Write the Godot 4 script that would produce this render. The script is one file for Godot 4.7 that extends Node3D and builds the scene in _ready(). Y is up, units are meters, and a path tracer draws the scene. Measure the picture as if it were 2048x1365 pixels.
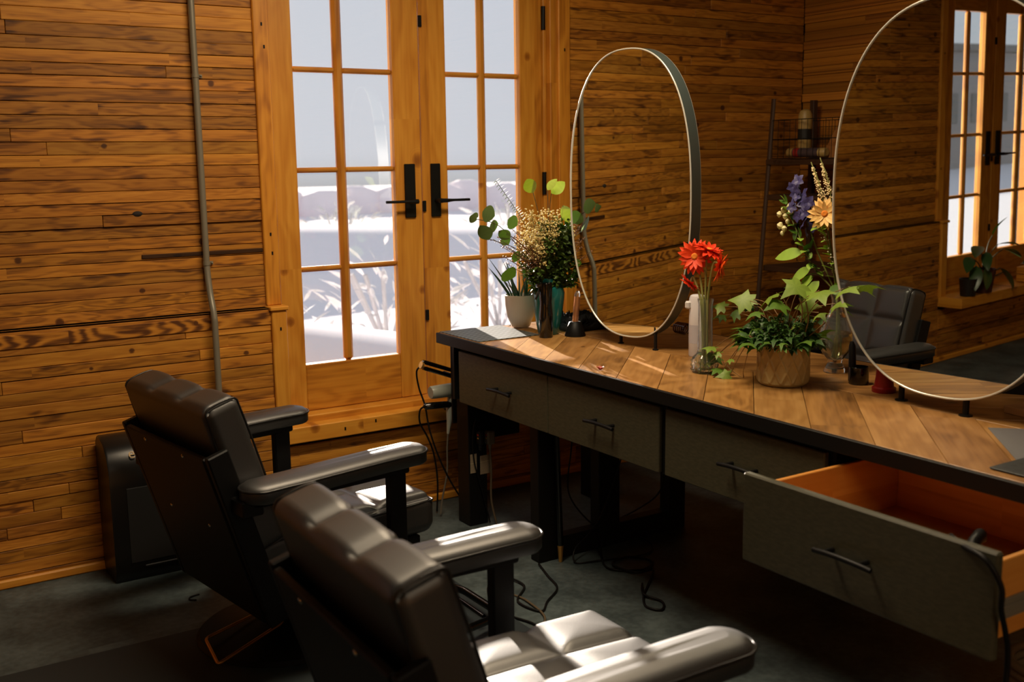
extends Node3D

const DESK := 0.86            # height of the desk top
const ZL := -4.376            # face of the lower wall planks
const ZU := -4.42             # face of the upper wall planks
const STEP := 0.985           # height of the ledge between them
var rng := RandomNumberGenerator.new()
var used := {}
var M := {}


# ---------------------------------------------------------------- mesh builder
class MB:
	var st := SurfaceTool.new()
	var col := Color.WHITE
	var xf := Transform3D.IDENTITY
	var grp := 1
	func _init() -> void:
		st.begin(Mesh.PRIMITIVE_TRIANGLES)
	func flat() -> void:
		st.set_smooth_group(-1)
	func smooth() -> void:
		grp += 1
		st.set_smooth_group(grp)
	func vert(p: Vector3, uv: Vector2) -> void:
		st.set_color(col)
		st.set_uv(uv)
		st.add_vertex(xf * p)
	func tri(a: Vector3, b: Vector3, c: Vector3, ua := Vector2.ZERO, ub := Vector2.ZERO, uc := Vector2.ZERO) -> void:
		vert(a, ua); vert(c, uc); vert(b, ub)
	func quad(a: Vector3, b: Vector3, c: Vector3, d: Vector3, ua := Vector2.ZERO, ub := Vector2(1, 0), uc := Vector2(1, 1), ud := Vector2(0, 1)) -> void:
		tri(a, b, c, ua, ub, uc)
		tri(a, c, d, ua, uc, ud)
	func done() -> ArrayMesh:
		st.generate_normals()
		return st.commit()
	# chamfered box; uv = uo + (p[ua], p[va]) * us
	func box(c: Vector3, s: Vector3, b := 0.003, ua := 0, va := 1, us := Vector2.ONE, uo := Vector2.ZERO) -> void:
		flat()
		var h := s * 0.5
		b = minf(b, minf(h.x, minf(h.y, h.z)) * 0.8)
		var corner := func(sg: Vector3, k: int) -> Vector3:
			var p := Vector3(sg.x * (h.x - b), sg.y * (h.y - b), sg.z * (h.z - b))
			p[k] = sg[k] * h[k]
			return p
		var put := func(pts: Array) -> void:
			var mid := Vector3.ZERO
			for p in pts:
				mid += p
			var nn: Vector3 = (pts[1] - pts[0]).cross(pts[2] - pts[0])
			if nn.dot(mid) < 0.0:
				pts.reverse()
			var uv := []
			for p in pts:
				var q: Vector3 = p + c
				uv.append(uo + Vector2(p[ua] * us.x, p[va] * us.y))
			if pts.size() == 4:
				quad(pts[0] + c, pts[1] + c, pts[2] + c, pts[3] + c, uv[0], uv[1], uv[2], uv[3])
			else:
				tri(pts[0] + c, pts[1] + c, pts[2] + c, uv[0], uv[1], uv[2])
		for k in 3:
			var i := (k + 1) % 3
			var j := (k + 2) % 3
			for sk in [-1.0, 1.0]:
				var f := []
				for q in [[-1.0, -1.0], [1.0, -1.0], [1.0, 1.0], [-1.0, 1.0]]:
					var sg := Vector3.ZERO
					sg[k] = sk; sg[i] = q[0]; sg[j] = q[1]
					f.append(corner.call(sg, k))
				put.call(f)
			if b > 0.0:
				for si in [-1.0, 1.0]:
					for sj in [-1.0, 1.0]:
						var lo := Vector3.ZERO
						lo[k] = -1.0; lo[i] = si; lo[j] = sj
						var hi := lo
						hi[k] = 1.0
						put.call([corner.call(lo, i), corner.call(hi, i), corner.call(hi, j), corner.call(lo, j)])
		if b > 0.0:
			for sx in [-1.0, 1.0]:
				for sy in [-1.0, 1.0]:
					for sz in [-1.0, 1.0]:
						var sg := Vector3(sx, sy, sz)
						put.call([corner.call(sg, 0), corner.call(sg, 1), corner.call(sg, 2)])
	func tube(pts: Array, r: Variant, n := 8, closed := false) -> void:
		smooth()
		var m := pts.size()
		var frames := []
		var nor := Vector3.ZERO
		for i in m:
			var a: Vector3 = pts[(i - 1 + m) % m] if closed or i > 0 else pts[i]
			var b: Vector3 = pts[(i + 1) % m] if closed or i < m - 1 else pts[i]
			var t := (b - a).normalized()
			if i == 0:
				nor = t.cross(Vector3.UP if absf(t.y) < 0.9 else Vector3.RIGHT).normalized()
			nor = (nor - t * nor.dot(t)).normalized()
			frames.append([nor, t.cross(nor)])
		var rings := []
		for i in m:
			var ri: float = r[i] if r is Array else r
			var ring := []
			for k in n:
				var an := TAU * k / n
				ring.append(pts[i] + (frames[i][0] * cos(an) + frames[i][1] * sin(an)) * ri)
			rings.append(ring)
		var last := m if closed else m - 1
		for i in last:
			var A: Array = rings[i]
			var B: Array = rings[(i + 1) % m]
			for k in n:
				var k2 := (k + 1) % n
				quad(A[k], A[k2], B[k2], B[k], Vector2(float(k) / n, i), Vector2(float(k + 1) / n, i), Vector2(float(k + 1) / n, i + 1), Vector2(float(k) / n, i + 1))
		if not closed:
			flat()
			for k in n:
				var k2 := (k + 1) % n
				tri(pts[0], rings[0][k2], rings[0][k])
				tri(pts[m - 1], rings[m - 1][k], rings[m - 1][k2])
	func lathe(prof: Array, n := 32, c := Vector3.ZERO, squash := 1.0, wob: Variant = null) -> void:
		smooth()
		for i in prof.size() - 1:
			var p: Vector2 = prof[i]
			var q: Vector2 = prof[i + 1]
			if i > 0:
				var o: Vector2 = prof[i - 1]
				if absf((p - o).angle_to(q - p)) > 0.6:
					smooth()
			for k in n:
				var a := TAU * k / n
				var b := TAU * (k + 1) / n
				var pa: float = p.x * (wob.call(a, p.y) if wob != null else 1.0)
				var pb: float = p.x * (wob.call(b, p.y) if wob != null else 1.0)
				var qa: float = q.x * (wob.call(a, q.y) if wob != null else 1.0)
				var qb: float = q.x * (wob.call(b, q.y) if wob != null else 1.0)
				var A := c + Vector3(pa * cos(a), p.y, pa * sin(a) * squash)
				var B := c + Vector3(pb * cos(b), p.y, pb * sin(b) * squash)
				var C := c + Vector3(qb * cos(b), q.y, qb * sin(b) * squash)
				var D := c + Vector3(qa * cos(a), q.y, qa * sin(a) * squash)
				var u0 := float(k) / n
				var u1 := float(k + 1) / n
				if p.x > 1e-6:
					tri(A, C, B, Vector2(u0, p.y), Vector2(u1, q.y), Vector2(u1, p.y))
				if q.x > 1e-6:
					tri(A, D, C, Vector2(u0, p.y), Vector2(u0, q.y), Vector2(u1, q.y))
	# rounded box with a displacement along the normal: disp(q in -1..1, normal)
	func rbox(c: Vector3, s: Vector3, r: float, n: int, disp: Variant = null, rot := Basis.IDENTITY) -> void:
		smooth()
		var h := s * 0.5
		for k in 3:
			var i := (k + 1) % 3
			var j := (k + 2) % 3
			for sk in [-1.0, 1.0]:
				var grid := []
				for a in n + 1:
					var row := []
					for b in n + 1:
						var q := Vector3.ZERO
						q[k] = sk
						q[i] = _sp(-1.0 + 2.0 * a / n, h[i], r)
						q[j] = _sp(-1.0 + 2.0 * b / n, h[j], r)
						var base := q * h
						var inner := Vector3(clampf(base.x, -(h.x - r), h.x - r), clampf(base.y, -(h.y - r), h.y - r), clampf(base.z, -(h.z - r), h.z - r))
						var d := (base - inner).normalized()
						var p := inner + d * r
						if disp != null:
							p += d * disp.call(q, d)
						row.append(c + rot * p)
					grid.append(row)
				for a in n:
					for b in n:
						var P := [grid[a][b], grid[a + 1][b], grid[a + 1][b + 1], grid[a][b + 1]]
						if sk < 0.0:
							P.reverse()
						var u := Vector2(float(a) / n, float(b) / n)
						quad(P[0], P[1], P[2], P[3], u, u, u, u)
	func _sp(t: float, h: float, r: float) -> float:
		# a third of the rows go to the rounded rims
		var e := 1.0 - r / h
		var lim := 0.72
		if absf(t) < lim:
			return t / lim * e
		return signf(t) * (e + (absf(t) - lim) / (1.0 - lim) * (1.0 - e))
	# outline rings: ring(k) -> array of points; skins them in order
	func skin(rings: Array, cap0 := true, cap1 := true, soft := true) -> void:
		if soft:
			smooth()
		else:
			flat()
		var n: int = rings[0].size()
		for i in rings.size() - 1:
			for k in n:
				var k2 := (k + 1) % n
				quad(rings[i][k], rings[i][k2], rings[i + 1][k2], rings[i + 1][k])
		flat()
		for e in [[cap0, rings[0], true], [cap1, rings[-1], false]]:
			if e[0]:
				var mid := Vector3.ZERO
				for p in e[1]:
					mid += p
				mid /= n
				for k in n:
					var k2 := (k + 1) % n
					if e[2]:
						tri(mid, e[1][k2], e[1][k])
					else:
						tri(mid, e[1][k], e[1][k2])


# ---------------------------------------------------------------- scene helpers
func numbered(n: String) -> String:
	used[n] = used.get(n, -1) + 1
	return n if used[n] == 0 else "%s_%03d" % [n, used[n]]

func thing(n: String, label: String, category: String, at := Vector3.ZERO, turn := 0.0, group := "") -> Node3D:
	var o := Node3D.new()
	o.name = numbered(n)
	add_child(o)
	o.position = at
	o.rotation.y = turn
	o.set_meta("label", label)
	o.set_meta("category", category)
	if group:
		o.set_meta("group", group)
	return o

func structure(n: String, label: String, category: String) -> Node3D:
	var o := thing(n, label, category)
	o.set_meta("kind", "structure")
	return o

func part(n: String, mesh: Mesh, mat: Material, parent: Node3D, stuff := false) -> MeshInstance3D:
	var o := MeshInstance3D.new()
	var c := 0
	var nm := n
	while parent.has_node(NodePath(nm)):
		c += 1
		nm = "%s_%03d" % [n, c]
	o.name = nm
	o.mesh = mesh
	o.material_override = mat
	parent.add_child(o, true)
	if stuff:
		o.set_meta("kind", "stuff")
	return o

var counts := {}
func piece(n: String, mesh: Mesh, mat: Material, parent: Node3D) -> MeshInstance3D:
	# as part(), for long runs of pieces: the number comes from a counter
	var key := str(parent.get_instance_id()) + n
	counts[key] = counts.get(key, -1) + 1
	var o := MeshInstance3D.new()
	o.name = n if counts[key] == 0 else "%s_%03d" % [n, counts[key]]
	o.mesh = mesh
	o.material_override = mat
	parent.add_child(o)
	return o

func mat(albedo: Color, rough := 0.6, metal := 0.0, spec := 0.5) -> StandardMaterial3D:
	var m := StandardMaterial3D.new()
	m.albedo_color = albedo
	m.roughness = rough
	m.metallic = metal
	m.metallic_specular = spec
	m.cull_mode = BaseMaterial3D.CULL_DISABLED
	return m

func leafmat(c: Color, back: Color, rough := 0.5) -> StandardMaterial3D:
	var m := mat(c, rough)
	m.backlight_enabled = true
	m.backlight = back
	m.vertex_color_use_as_albedo = true
	return m

func noise(seed_: int, freq: float, oct := 3) -> FastNoiseLite:
	var n := FastNoiseLite.new()
	n.seed = seed_
	n.noise_type = FastNoiseLite.TYPE_SIMPLEX_SMOOTH
	n.frequency = freq
	n.fractal_octaves = oct
	return n


# ---------------------------------------------------------------- procedural textures
func wood_atlas(w: int, h: int, strips: int, dark: Color, mid: Color, light: Color, seed_: int, wear: float, zebra: int, knots: int) -> ImageTexture:
	var data := PackedByteArray()
	data.resize(w * h * 3)
	var r := RandomNumberGenerator.new()
	r.seed = seed_
	var nf := noise(seed_, 1.0, 2)
	var ns := noise(seed_ + 5, 1.0, 3)
	var sh := h / strips
	for s in strips:
		var tone := r.randf_range(-0.16, 0.16)
		var freq := r.randf_range(5.0, 11.0)
		var bend := r.randf_range(0.6, 2.2)
		var oy := r.randf_range(0, 90.0)
		var kn := []
		for k in r.randi_range(0, knots):
			kn.append(Vector3(r.randf() * w, r.randf_range(0.25, 0.75), r.randf_range(5.0, 12.0)))
		for y in sh:
			var v := float(y) / sh
			var row := (s * sh + y) * w * 3
			for x in w:
				var n1 := ns.get_noise_2d(x * 0.0022 + s * 31.0, v * 0.8 + oy)
				var fine := nf.get_noise_2d(x * 0.004 + s * 17.0, v * 9.0 + oy)
				var ring: float
				if s == zebra:
					ring = sin((x * 0.055 + sin(x * 0.011) * 3.0 + (v - 0.5) * (v - 0.5) * 9.0 * sin(x * 0.004) + n1 * 5.0)) * 0.55
				else:
					ring = sin((v * freq + n1 * bend * 6.0)) * 0.22
				var t := 0.55 + tone + ring * 0.6 + fine * 0.18 + n1 * 0.20
				var st := ns.get_noise_2d(x * 0.0026 + 500.0 + s * 13.0, v * 0.7 + oy * 3.0)
				if st > 0.36:
					t -= (st - 0.36) * 2.6 * wear
				for k: Vector3 in kn:
					var dx: float = (x - k.x) / (k.z * 1.7)
					var dy: float = (v - k.y) * sh / k.z
					var d := dx * dx + dy * dy
					if d < 4.0:
						t -= maxf(0.0, 1.0 - d * 0.55) * 0.75
						if d > 1.0:
							t += sin(d * 5.0) * 0.06
				t = clampf(t, 0.0, 1.0)
				var c := dark.lerp(mid, t * 2.0) if t < 0.5 else mid.lerp(light, t * 2.0 - 1.0)
				var p := row + x * 3
				data[p] = int(c.r * 255.0)
				data[p + 1] = int(c.g * 255.0)
				data[p + 2] = int(c.b * 255.0)
	return ImageTexture.create_from_image(Image.create_from_data(w, h, false, Image.FORMAT_RGB8, data))

func mottled(w: int, a: Color, b: Color, seed_: int, f1: float, f2: float) -> ImageTexture:
	var data := PackedByteArray()
	data.resize(w * w * 3)
	var n1 := noise(seed_, f1, 4)
	var n2 := noise(seed_ + 9, f2, 3)
	for y in w:
		for x in w:
			var t := clampf(0.5 + n1.get_noise_2d(x, y) * 0.7 + n2.get_noise_2d(x, y) * 0.35, 0.0, 1.0)
			var c := a.lerp(b, t)
			var p := (y * w + x) * 3
			data[p] = int(c.r * 255.0)
			data[p + 1] = int(c.g * 255.0)
			data[p + 2] = int(c.b * 255.0)
	return ImageTexture.create_from_image(Image.create_from_data(w, w, false, Image.FORMAT_RGB8, data))

func noise_normal(seed_: int, freq: float, strength: float) -> NoiseTexture2D:
	var t := NoiseTexture2D.new()
	t.width = 512
	t.height = 512
	t.seamless = true
	t.noise = noise(seed_, freq, 3)
	t.as_normal_map = true
	t.bump_strength = strength
	return t

func make_materials() -> void:
	M.plank = mat(Color.WHITE, 0.55, 0.0, 0.4)
	M.plank.albedo_texture = wood_atlas(2048, 960, 24, Color(0.37, 0.215, 0.085), Color(0.74, 0.485, 0.165), Color(0.875, 0.62, 0.25), 11, 0.5, 7, 1)
	M.plank.vertex_color_use_as_albedo = true
	M.pine = mat(Color.WHITE, 0.45, 0.0, 0.45)
	M.pine.albedo_texture = wood_atlas(1024, 256, 4, Color(0.58, 0.34, 0.09), Color(0.80, 0.53, 0.165), Color(0.88, 0.63, 0.24), 23, 0.2, -1, 2)
	M.pine.vertex_color_use_as_albedo = true
	M.oak = mat(Color.WHITE, 0.38, 0.0, 0.5)
	M.oak.albedo_texture = wood_atlas(1024, 1024, 8, Color(0.37, 0.245, 0.115), Color(0.61, 0.44, 0.235), Color(0.73, 0.56, 0.34), 37, 0.35, -1, 1)
	M.oak.vertex_color_use_as_albedo = true
	M.ply = mat(Color.WHITE, 0.5)
	M.ply.albedo_texture = wood_atlas(512, 128, 2, Color(0.62, 0.36, 0.12), Color(0.80, 0.52, 0.20), Color(0.86, 0.60, 0.28), 41, 0.1, -1, 0)
	M.floor = mat(Color.WHITE, 0.5, 0.0, 0.45)
	M.floor.albedo_texture = mottled(1024, Color(0.21, 0.25, 0.255), Color(0.36, 0.41, 0.415), 3, 0.006, 0.05)
	M.floor.uv1_triplanar = true
	M.floor.uv1_world_triplanar = true
	M.floor.uv1_scale = Vector3.ONE * 0.55
	M.rubber = mat(Color(0.125, 0.165, 0.18), 0.6)
	M.laminate = mat(Color.WHITE, 0.5, 0.0, 0.4)
	M.laminate.albedo_texture = mottled(512, Color(0.25, 0.245, 0.185), Color(0.31, 0.30, 0.23), 8, 0.02, 0.25)
	M.laminate.uv1_triplanar = true
	M.laminate.uv1_scale = Vector3(3.0, 9.0, 3.0)
	M.edge = mat(Color(0.055, 0.055, 0.05), 0.55, 0.0, 0.35)
	M.black = mat(Color(0.045, 0.045, 0.044), 0.5, 0.0, 0.35)
	M.gloss = mat(Color(0.03, 0.028, 0.026), 0.12, 0.0, 0.6)
	M.leather = mat(Color(0.085, 0.082, 0.076), 0.5, 0.0, 0.85)
	M.leather.clearcoat_enabled = true
	M.leather.clearcoat = 0.6
	M.leather.clearcoat_roughness = 0.42
	M.leather.normal_enabled = true
	M.leather.normal_texture = noise_normal(4, 0.09, 3.0)
	M.leather.normal_scale = 0.14
	M.leather.uv1_triplanar = true
	M.leather.uv1_scale = Vector3.ONE * 4.0
	M.piping = mat(Color(0.10, 0.098, 0.094), 0.3)
	M.chrome = mat(Color(0.80, 0.78, 0.75), 0.14, 1.0)
	M.brass = mat(Color(0.85, 0.64, 0.34), 0.35, 0.85)
	M.steel = mat(Color(0.52, 0.50, 0.44), 0.35, 0.25)
	M.rim = mat(Color(0.27, 0.31, 0.30), 0.3, 0.0, 0.6)
	M.lip = mat(Color(0.82, 0.82, 0.78), 0.3, 0.35)
	M.mirror = mat(Color(0.86, 0.88, 0.87), 0.0, 1.0)
	M.pane = mat(Color(0.97, 0.99, 0.98, 0.06), 0.0)
	M.pane.transparency = BaseMaterial3D.TRANSPARENCY_ALPHA
	M.glass = mat(Color(0.96, 0.98, 0.97, 0.03), 0.0)
	M.glass.refraction_enabled = true
	M.glass.refraction_scale = 0.05
	M.glass.transparency = BaseMaterial3D.TRANSPARENCY_ALPHA
	M.snow = mat(Color(0.86, 0.855, 0.89), 0.95, 0.0, 0.1)
	M.plaster = mat(Color(0.30, 0.20, 0.11), 0.8)


# ---------------------------------------------------------------- the room
func plank_mesh(len_: float, hgt: float, thick: float, along: int) -> ArrayMesh:
	var b := MB.new()
	var t := rng.randf_range(0.62, 1.06)
	if rng.randf() < 0.15:
		t *= 0.72
	b.col = Color(t, t * rng.randf_range(0.93, 1.03), t * rng.randf_range(0.85, 1.05))
	var strip := rng.randi_range(0, 23)
	while strip == 7:
		strip = rng.randi_range(0, 23)
	return plank_with(b, len_, hgt, thick, along, strip, rng.randf())

func plank_with(b: MB, len_: float, hgt: float, thick: float, along: int, strip: int, u0: float) -> ArrayMesh:
	var s := Vector3(len_, hgt, thick) if along == 0 else Vector3(thick, hgt, len_)
	b.box(Vector3.ZERO, s, 0.0016, along, 1, Vector2(0.62, -0.94 / (24.0 * hgt)), Vector2(u0, (strip + 0.5) / 24.0))
	return b.done()

func plank_run(parent: Node3D, merged: MB, rows: Array, x0: float, x1: float, face: float, along: int, ylimit: float) -> void:
	# rows of narrow boards of uneven length between x0 and x1, their faces near the plane `face`
	for r in rows:
		var y: float = r[0]
		var h: float = r[1]
		var x := x0
		var first := true
		while x < x1 - 0.01:
			var l := rng.randf_range(0.55, 2.1)
			if first:
				l = rng.randf_range(0.3, 2.0)
				first = false
			if x1 - x - l < 0.25:
				l = x1 - x
			var proud := rng.randf_range(-0.003, 0.0025)
			if rng.randf() < 0.05:
				proud -= 0.005
			var gap := rng.randf_range(0.0006, 0.003)
			var mesh := plank_mesh(l - 0.0015, h - gap, 0.02, along)
			var at := Vector3(x + l * 0.5, y + h * 0.5, face - 0.01 + proud) if along == 0 else Vector3(face + 0.01 - proud, y + h * 0.5, x + l * 0.5)
			if y < ylimit:
				var o := piece("plank", mesh, M.plank, parent)
				o.position = at
				if along == 0:
					o.rotation.z = rng.randf_range(-0.0012, 0.0012)
			else:
				merged.st.append_from(mesh, 0, Transform3D(Basis.IDENTITY, at))
			x += l

func rows_between(y0: float, y1: float) -> Array:
	var out := []
	var n := roundi((y1 - y0) / 0.0478)
	var hs := []
	var sum := 0.0
	for i in n:
		hs.append(rng.randf_range(0.9, 1.1))
		sum += hs[-1]
	var y := y0
	for i in n:
		var h: float = hs[i] * (y1 - y0) / sum
		out.append([y, h])
		y += h
	return out

func slab(p: Node3D, n: String, a: Vector3, b: Vector3, m: Material, bev := 0.0) -> MeshInstance3D:
	var k := MB.new()
	k.box((a + b) * 0.5, (b - a).abs(), bev)
	return part(n, k.done(), m, p)

func build_room() -> void:
	var f := structure("floor", "dark grey mottled concrete floor of the room", "floor")
	slab(f, "screed", Vector3(-3.8, -0.12, -4.7), Vector3(5.1, 0.0, 3.2), M.floor)
	var c := structure("ceiling", "dark timber ceiling above the room", "ceiling")
	slab(c, "board_panel", Vector3(-3.8, 3.05, -4.7), Vector3(5.1, 3.2, 3.2), M.plaster)
	# north wall: core with two door openings
	var w := structure("wall_north", "wall of narrow reclaimed wooden boards around the french doors", "wall")
	var core := MB.new()
	var D1 := [1.63, 3.16]
	var D2 := [-2.95, -1.42]
	for e in [[-3.8, D2[0]], [D2[1], D1[0]], [D1[1], 5.1]]:
		core.box(Vector3((e[0] + e[1]) * 0.5, 1.55, -4.56), Vector3(e[1] - e[0], 3.1, 0.24), 0.0)
		core.box(Vector3((e[0] + e[1]) * 0.5, STEP * 0.5, -4.42), Vector3(e[1] - e[0], STEP, 0.05), 0.0)
	for d in [D1, D2]:
		core.box(Vector3((d[0] + d[1]) * 0.5, 2.86, -4.56), Vector3(d[1] - d[0], 0.48, 0.24), 0.0)
		core.box(Vector3((d[0] + d[1]) * 0.5, 0.20, -4.54), Vector3(d[1] - d[0], 0.40, 0.29), 0.0)
	part("wall_core", core.done(), M.edge, w)
	var merged := MB.new()
	var low := rows_between(0.0, STEP)
	var high := rows_between(STEP, 3.05)
	var below := []
	for r in low:
		if r[0] + r[1] < 0.41:
			below.append(r)
	for e in [[-1.39, 1.6], [3.2, 4.84]]:
		plank_run(w, merged, low, e[0], e[1], ZL, 0, 2.5)
		plank_run(w, merged, high, e[0], e[1], ZU, 0, 2.5)
	plank_run(w, merged, below, 1.6, 3.2, ZL, 0, 2.5)
	plank_run(w, merged, below, -2.98, -1.39, ZL, 0, 2.5)
	plank_run(w, merged, low, -3.6, -2.98, ZL, 0, -1.0)
	plank_run(w, merged, high, -3.6, -2.98, ZU, 0, -1.0)
	var top := []
	for r in high:
		if r[0] > 2.64:
			top.append(r)
	plank_run(w, merged, top, 1.6, 3.2, ZU, 0, 2.5)
	plank_run(w, merged, top, -2.98, -1.39, ZU, 0, 2.5)
	part("high_planks", merged.done(), M.plank, w, true)
	# the boards that catch the eye: the wild-grained one under the ledge, a knot, a split
	feature_planks(w)
	var lg := MB.new()
	lg.col = Color(0.6, 0.6, 0.58)
	for e in [[-1.39, 1.6], [3.2, 4.8]]:
		lg.box(Vector3((e[0] + e[1]) * 0.5, STEP + 0.004, -4.40), Vector3(e[1] - e[0], 0.008, 0.05), 0.002, 0, 2, Vector2(0.6, 0.3))
		part("ledge", lg.done(), M.pine, w)
	var bb := structure("baseboard_north", "low pale pine baseboard along the plank wall", "baseboard")
	for e in [[-3.6, 4.8]]:
		var q := MB.new()
		q.box(Vector3((e[0] + e[1]) * 0.5, 0.018, ZL + 0.01), Vector3(e[1] - e[0], 0.036, 0.02), 0.006, 0, 1, Vector2(0.6, 3.0), Vector2(0.1, 0.4))
		part("board", q.done(), M.pine, bb)
	# east wall
	var we := structure("wall_east", "side wall of narrow wooden boards meeting the door wall in the dark corner", "wall")
	slab(we, "wall_core", Vector3(4.86, 0, -4.7), Vector3(5.1, 3.1, 3.2), M.edge)
	var m2 := MB.new()
	plank_run(we, m2, rows_between(0.0, 3.05), -4.42, -1.6, 4.84, 1, 2.5)
	plank_run(we, m2, rows_between(0.0, 3.05), -1.6, 3.0, 4.84, 1, -1.0)
	part("far_planks", m2.done(), M.plank, we, true)
	# west and south walls, out of the frame
	var ww := structure("wall_west", "plain wooden wall to the west, behind the viewer's left", "wall")
	var wm := MB.new()
	wm.col = Color(0.8, 0.8, 0.8)
	wm.box(Vector3(-3.7, 1.55, -0.75), Vector3(0.2, 3.1, 7.9), 0.0, 2, 1, Vector2(0.3, 0.3))
	part("boarding", wm.done(), M.plank, ww)
	var ws := structure("wall_south", "plain wooden wall at the back of the room", "wall")
	var sm := MB.new()
	sm.col = Color(0.8, 0.8, 0.8)
	sm.box(Vector3(0.65, 1.55, 3.1), Vector3(8.9, 3.1, 0.2), 0.0, 0, 1, Vector2(0.3, 0.3))
	part("boarding", sm.done(), M.plank, ws)

func feature_planks(w: Node3D) -> void:
	var add := func(strip: int, u0: float, tone: Color, x: float, y: float, l: float, h: float, face: float, proud: float) -> void:
		var b := MB.new()
		b.col = tone
		var o := piece("plank", plank_with(b, l, h, 0.02, 0, strip, u0), M.plank, w)
		o.position = Vector3(x + l * 0.5, y, face - 0.01 + proud)
	add.call(7, 0.1, Color(0.92, 0.9, 0.85), 0.30, 0.948, 1.30, 0.052, ZL, 0.004)
	add.call(7, 0.55, Color(1.0, 0.97, 0.9), 3.2, 0.948, 0.7, 0.052, ZL, 0.004)
	# a split: the board is missing its lower half, leaving a dark slot
	var b := MB.new()
	b.col = Color(0.10, 0.09, 0.08)
	var o := piece("plank", plank_with(b, 0.50, 0.016, 0.02, 0, 3, 0.3), M.plank, w)
	o.position = Vector3(1.345, 1.235, ZU - 0.0055)
	var kn := MB.new()
	kn.lathe([Vector2(0.0, 0.006), Vector2(0.012, 0.0045), Vector2(0.02, 0.0)], 14, Vector3.ZERO, 0.6)
	var k := part("knot", kn.done(), mat(Color(0.10, 0.06, 0.035), 0.8), w)
	k.position = Vector3(1.09, 1.405, ZU + 0.001)
	k.rotation.x = PI / 2


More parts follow.
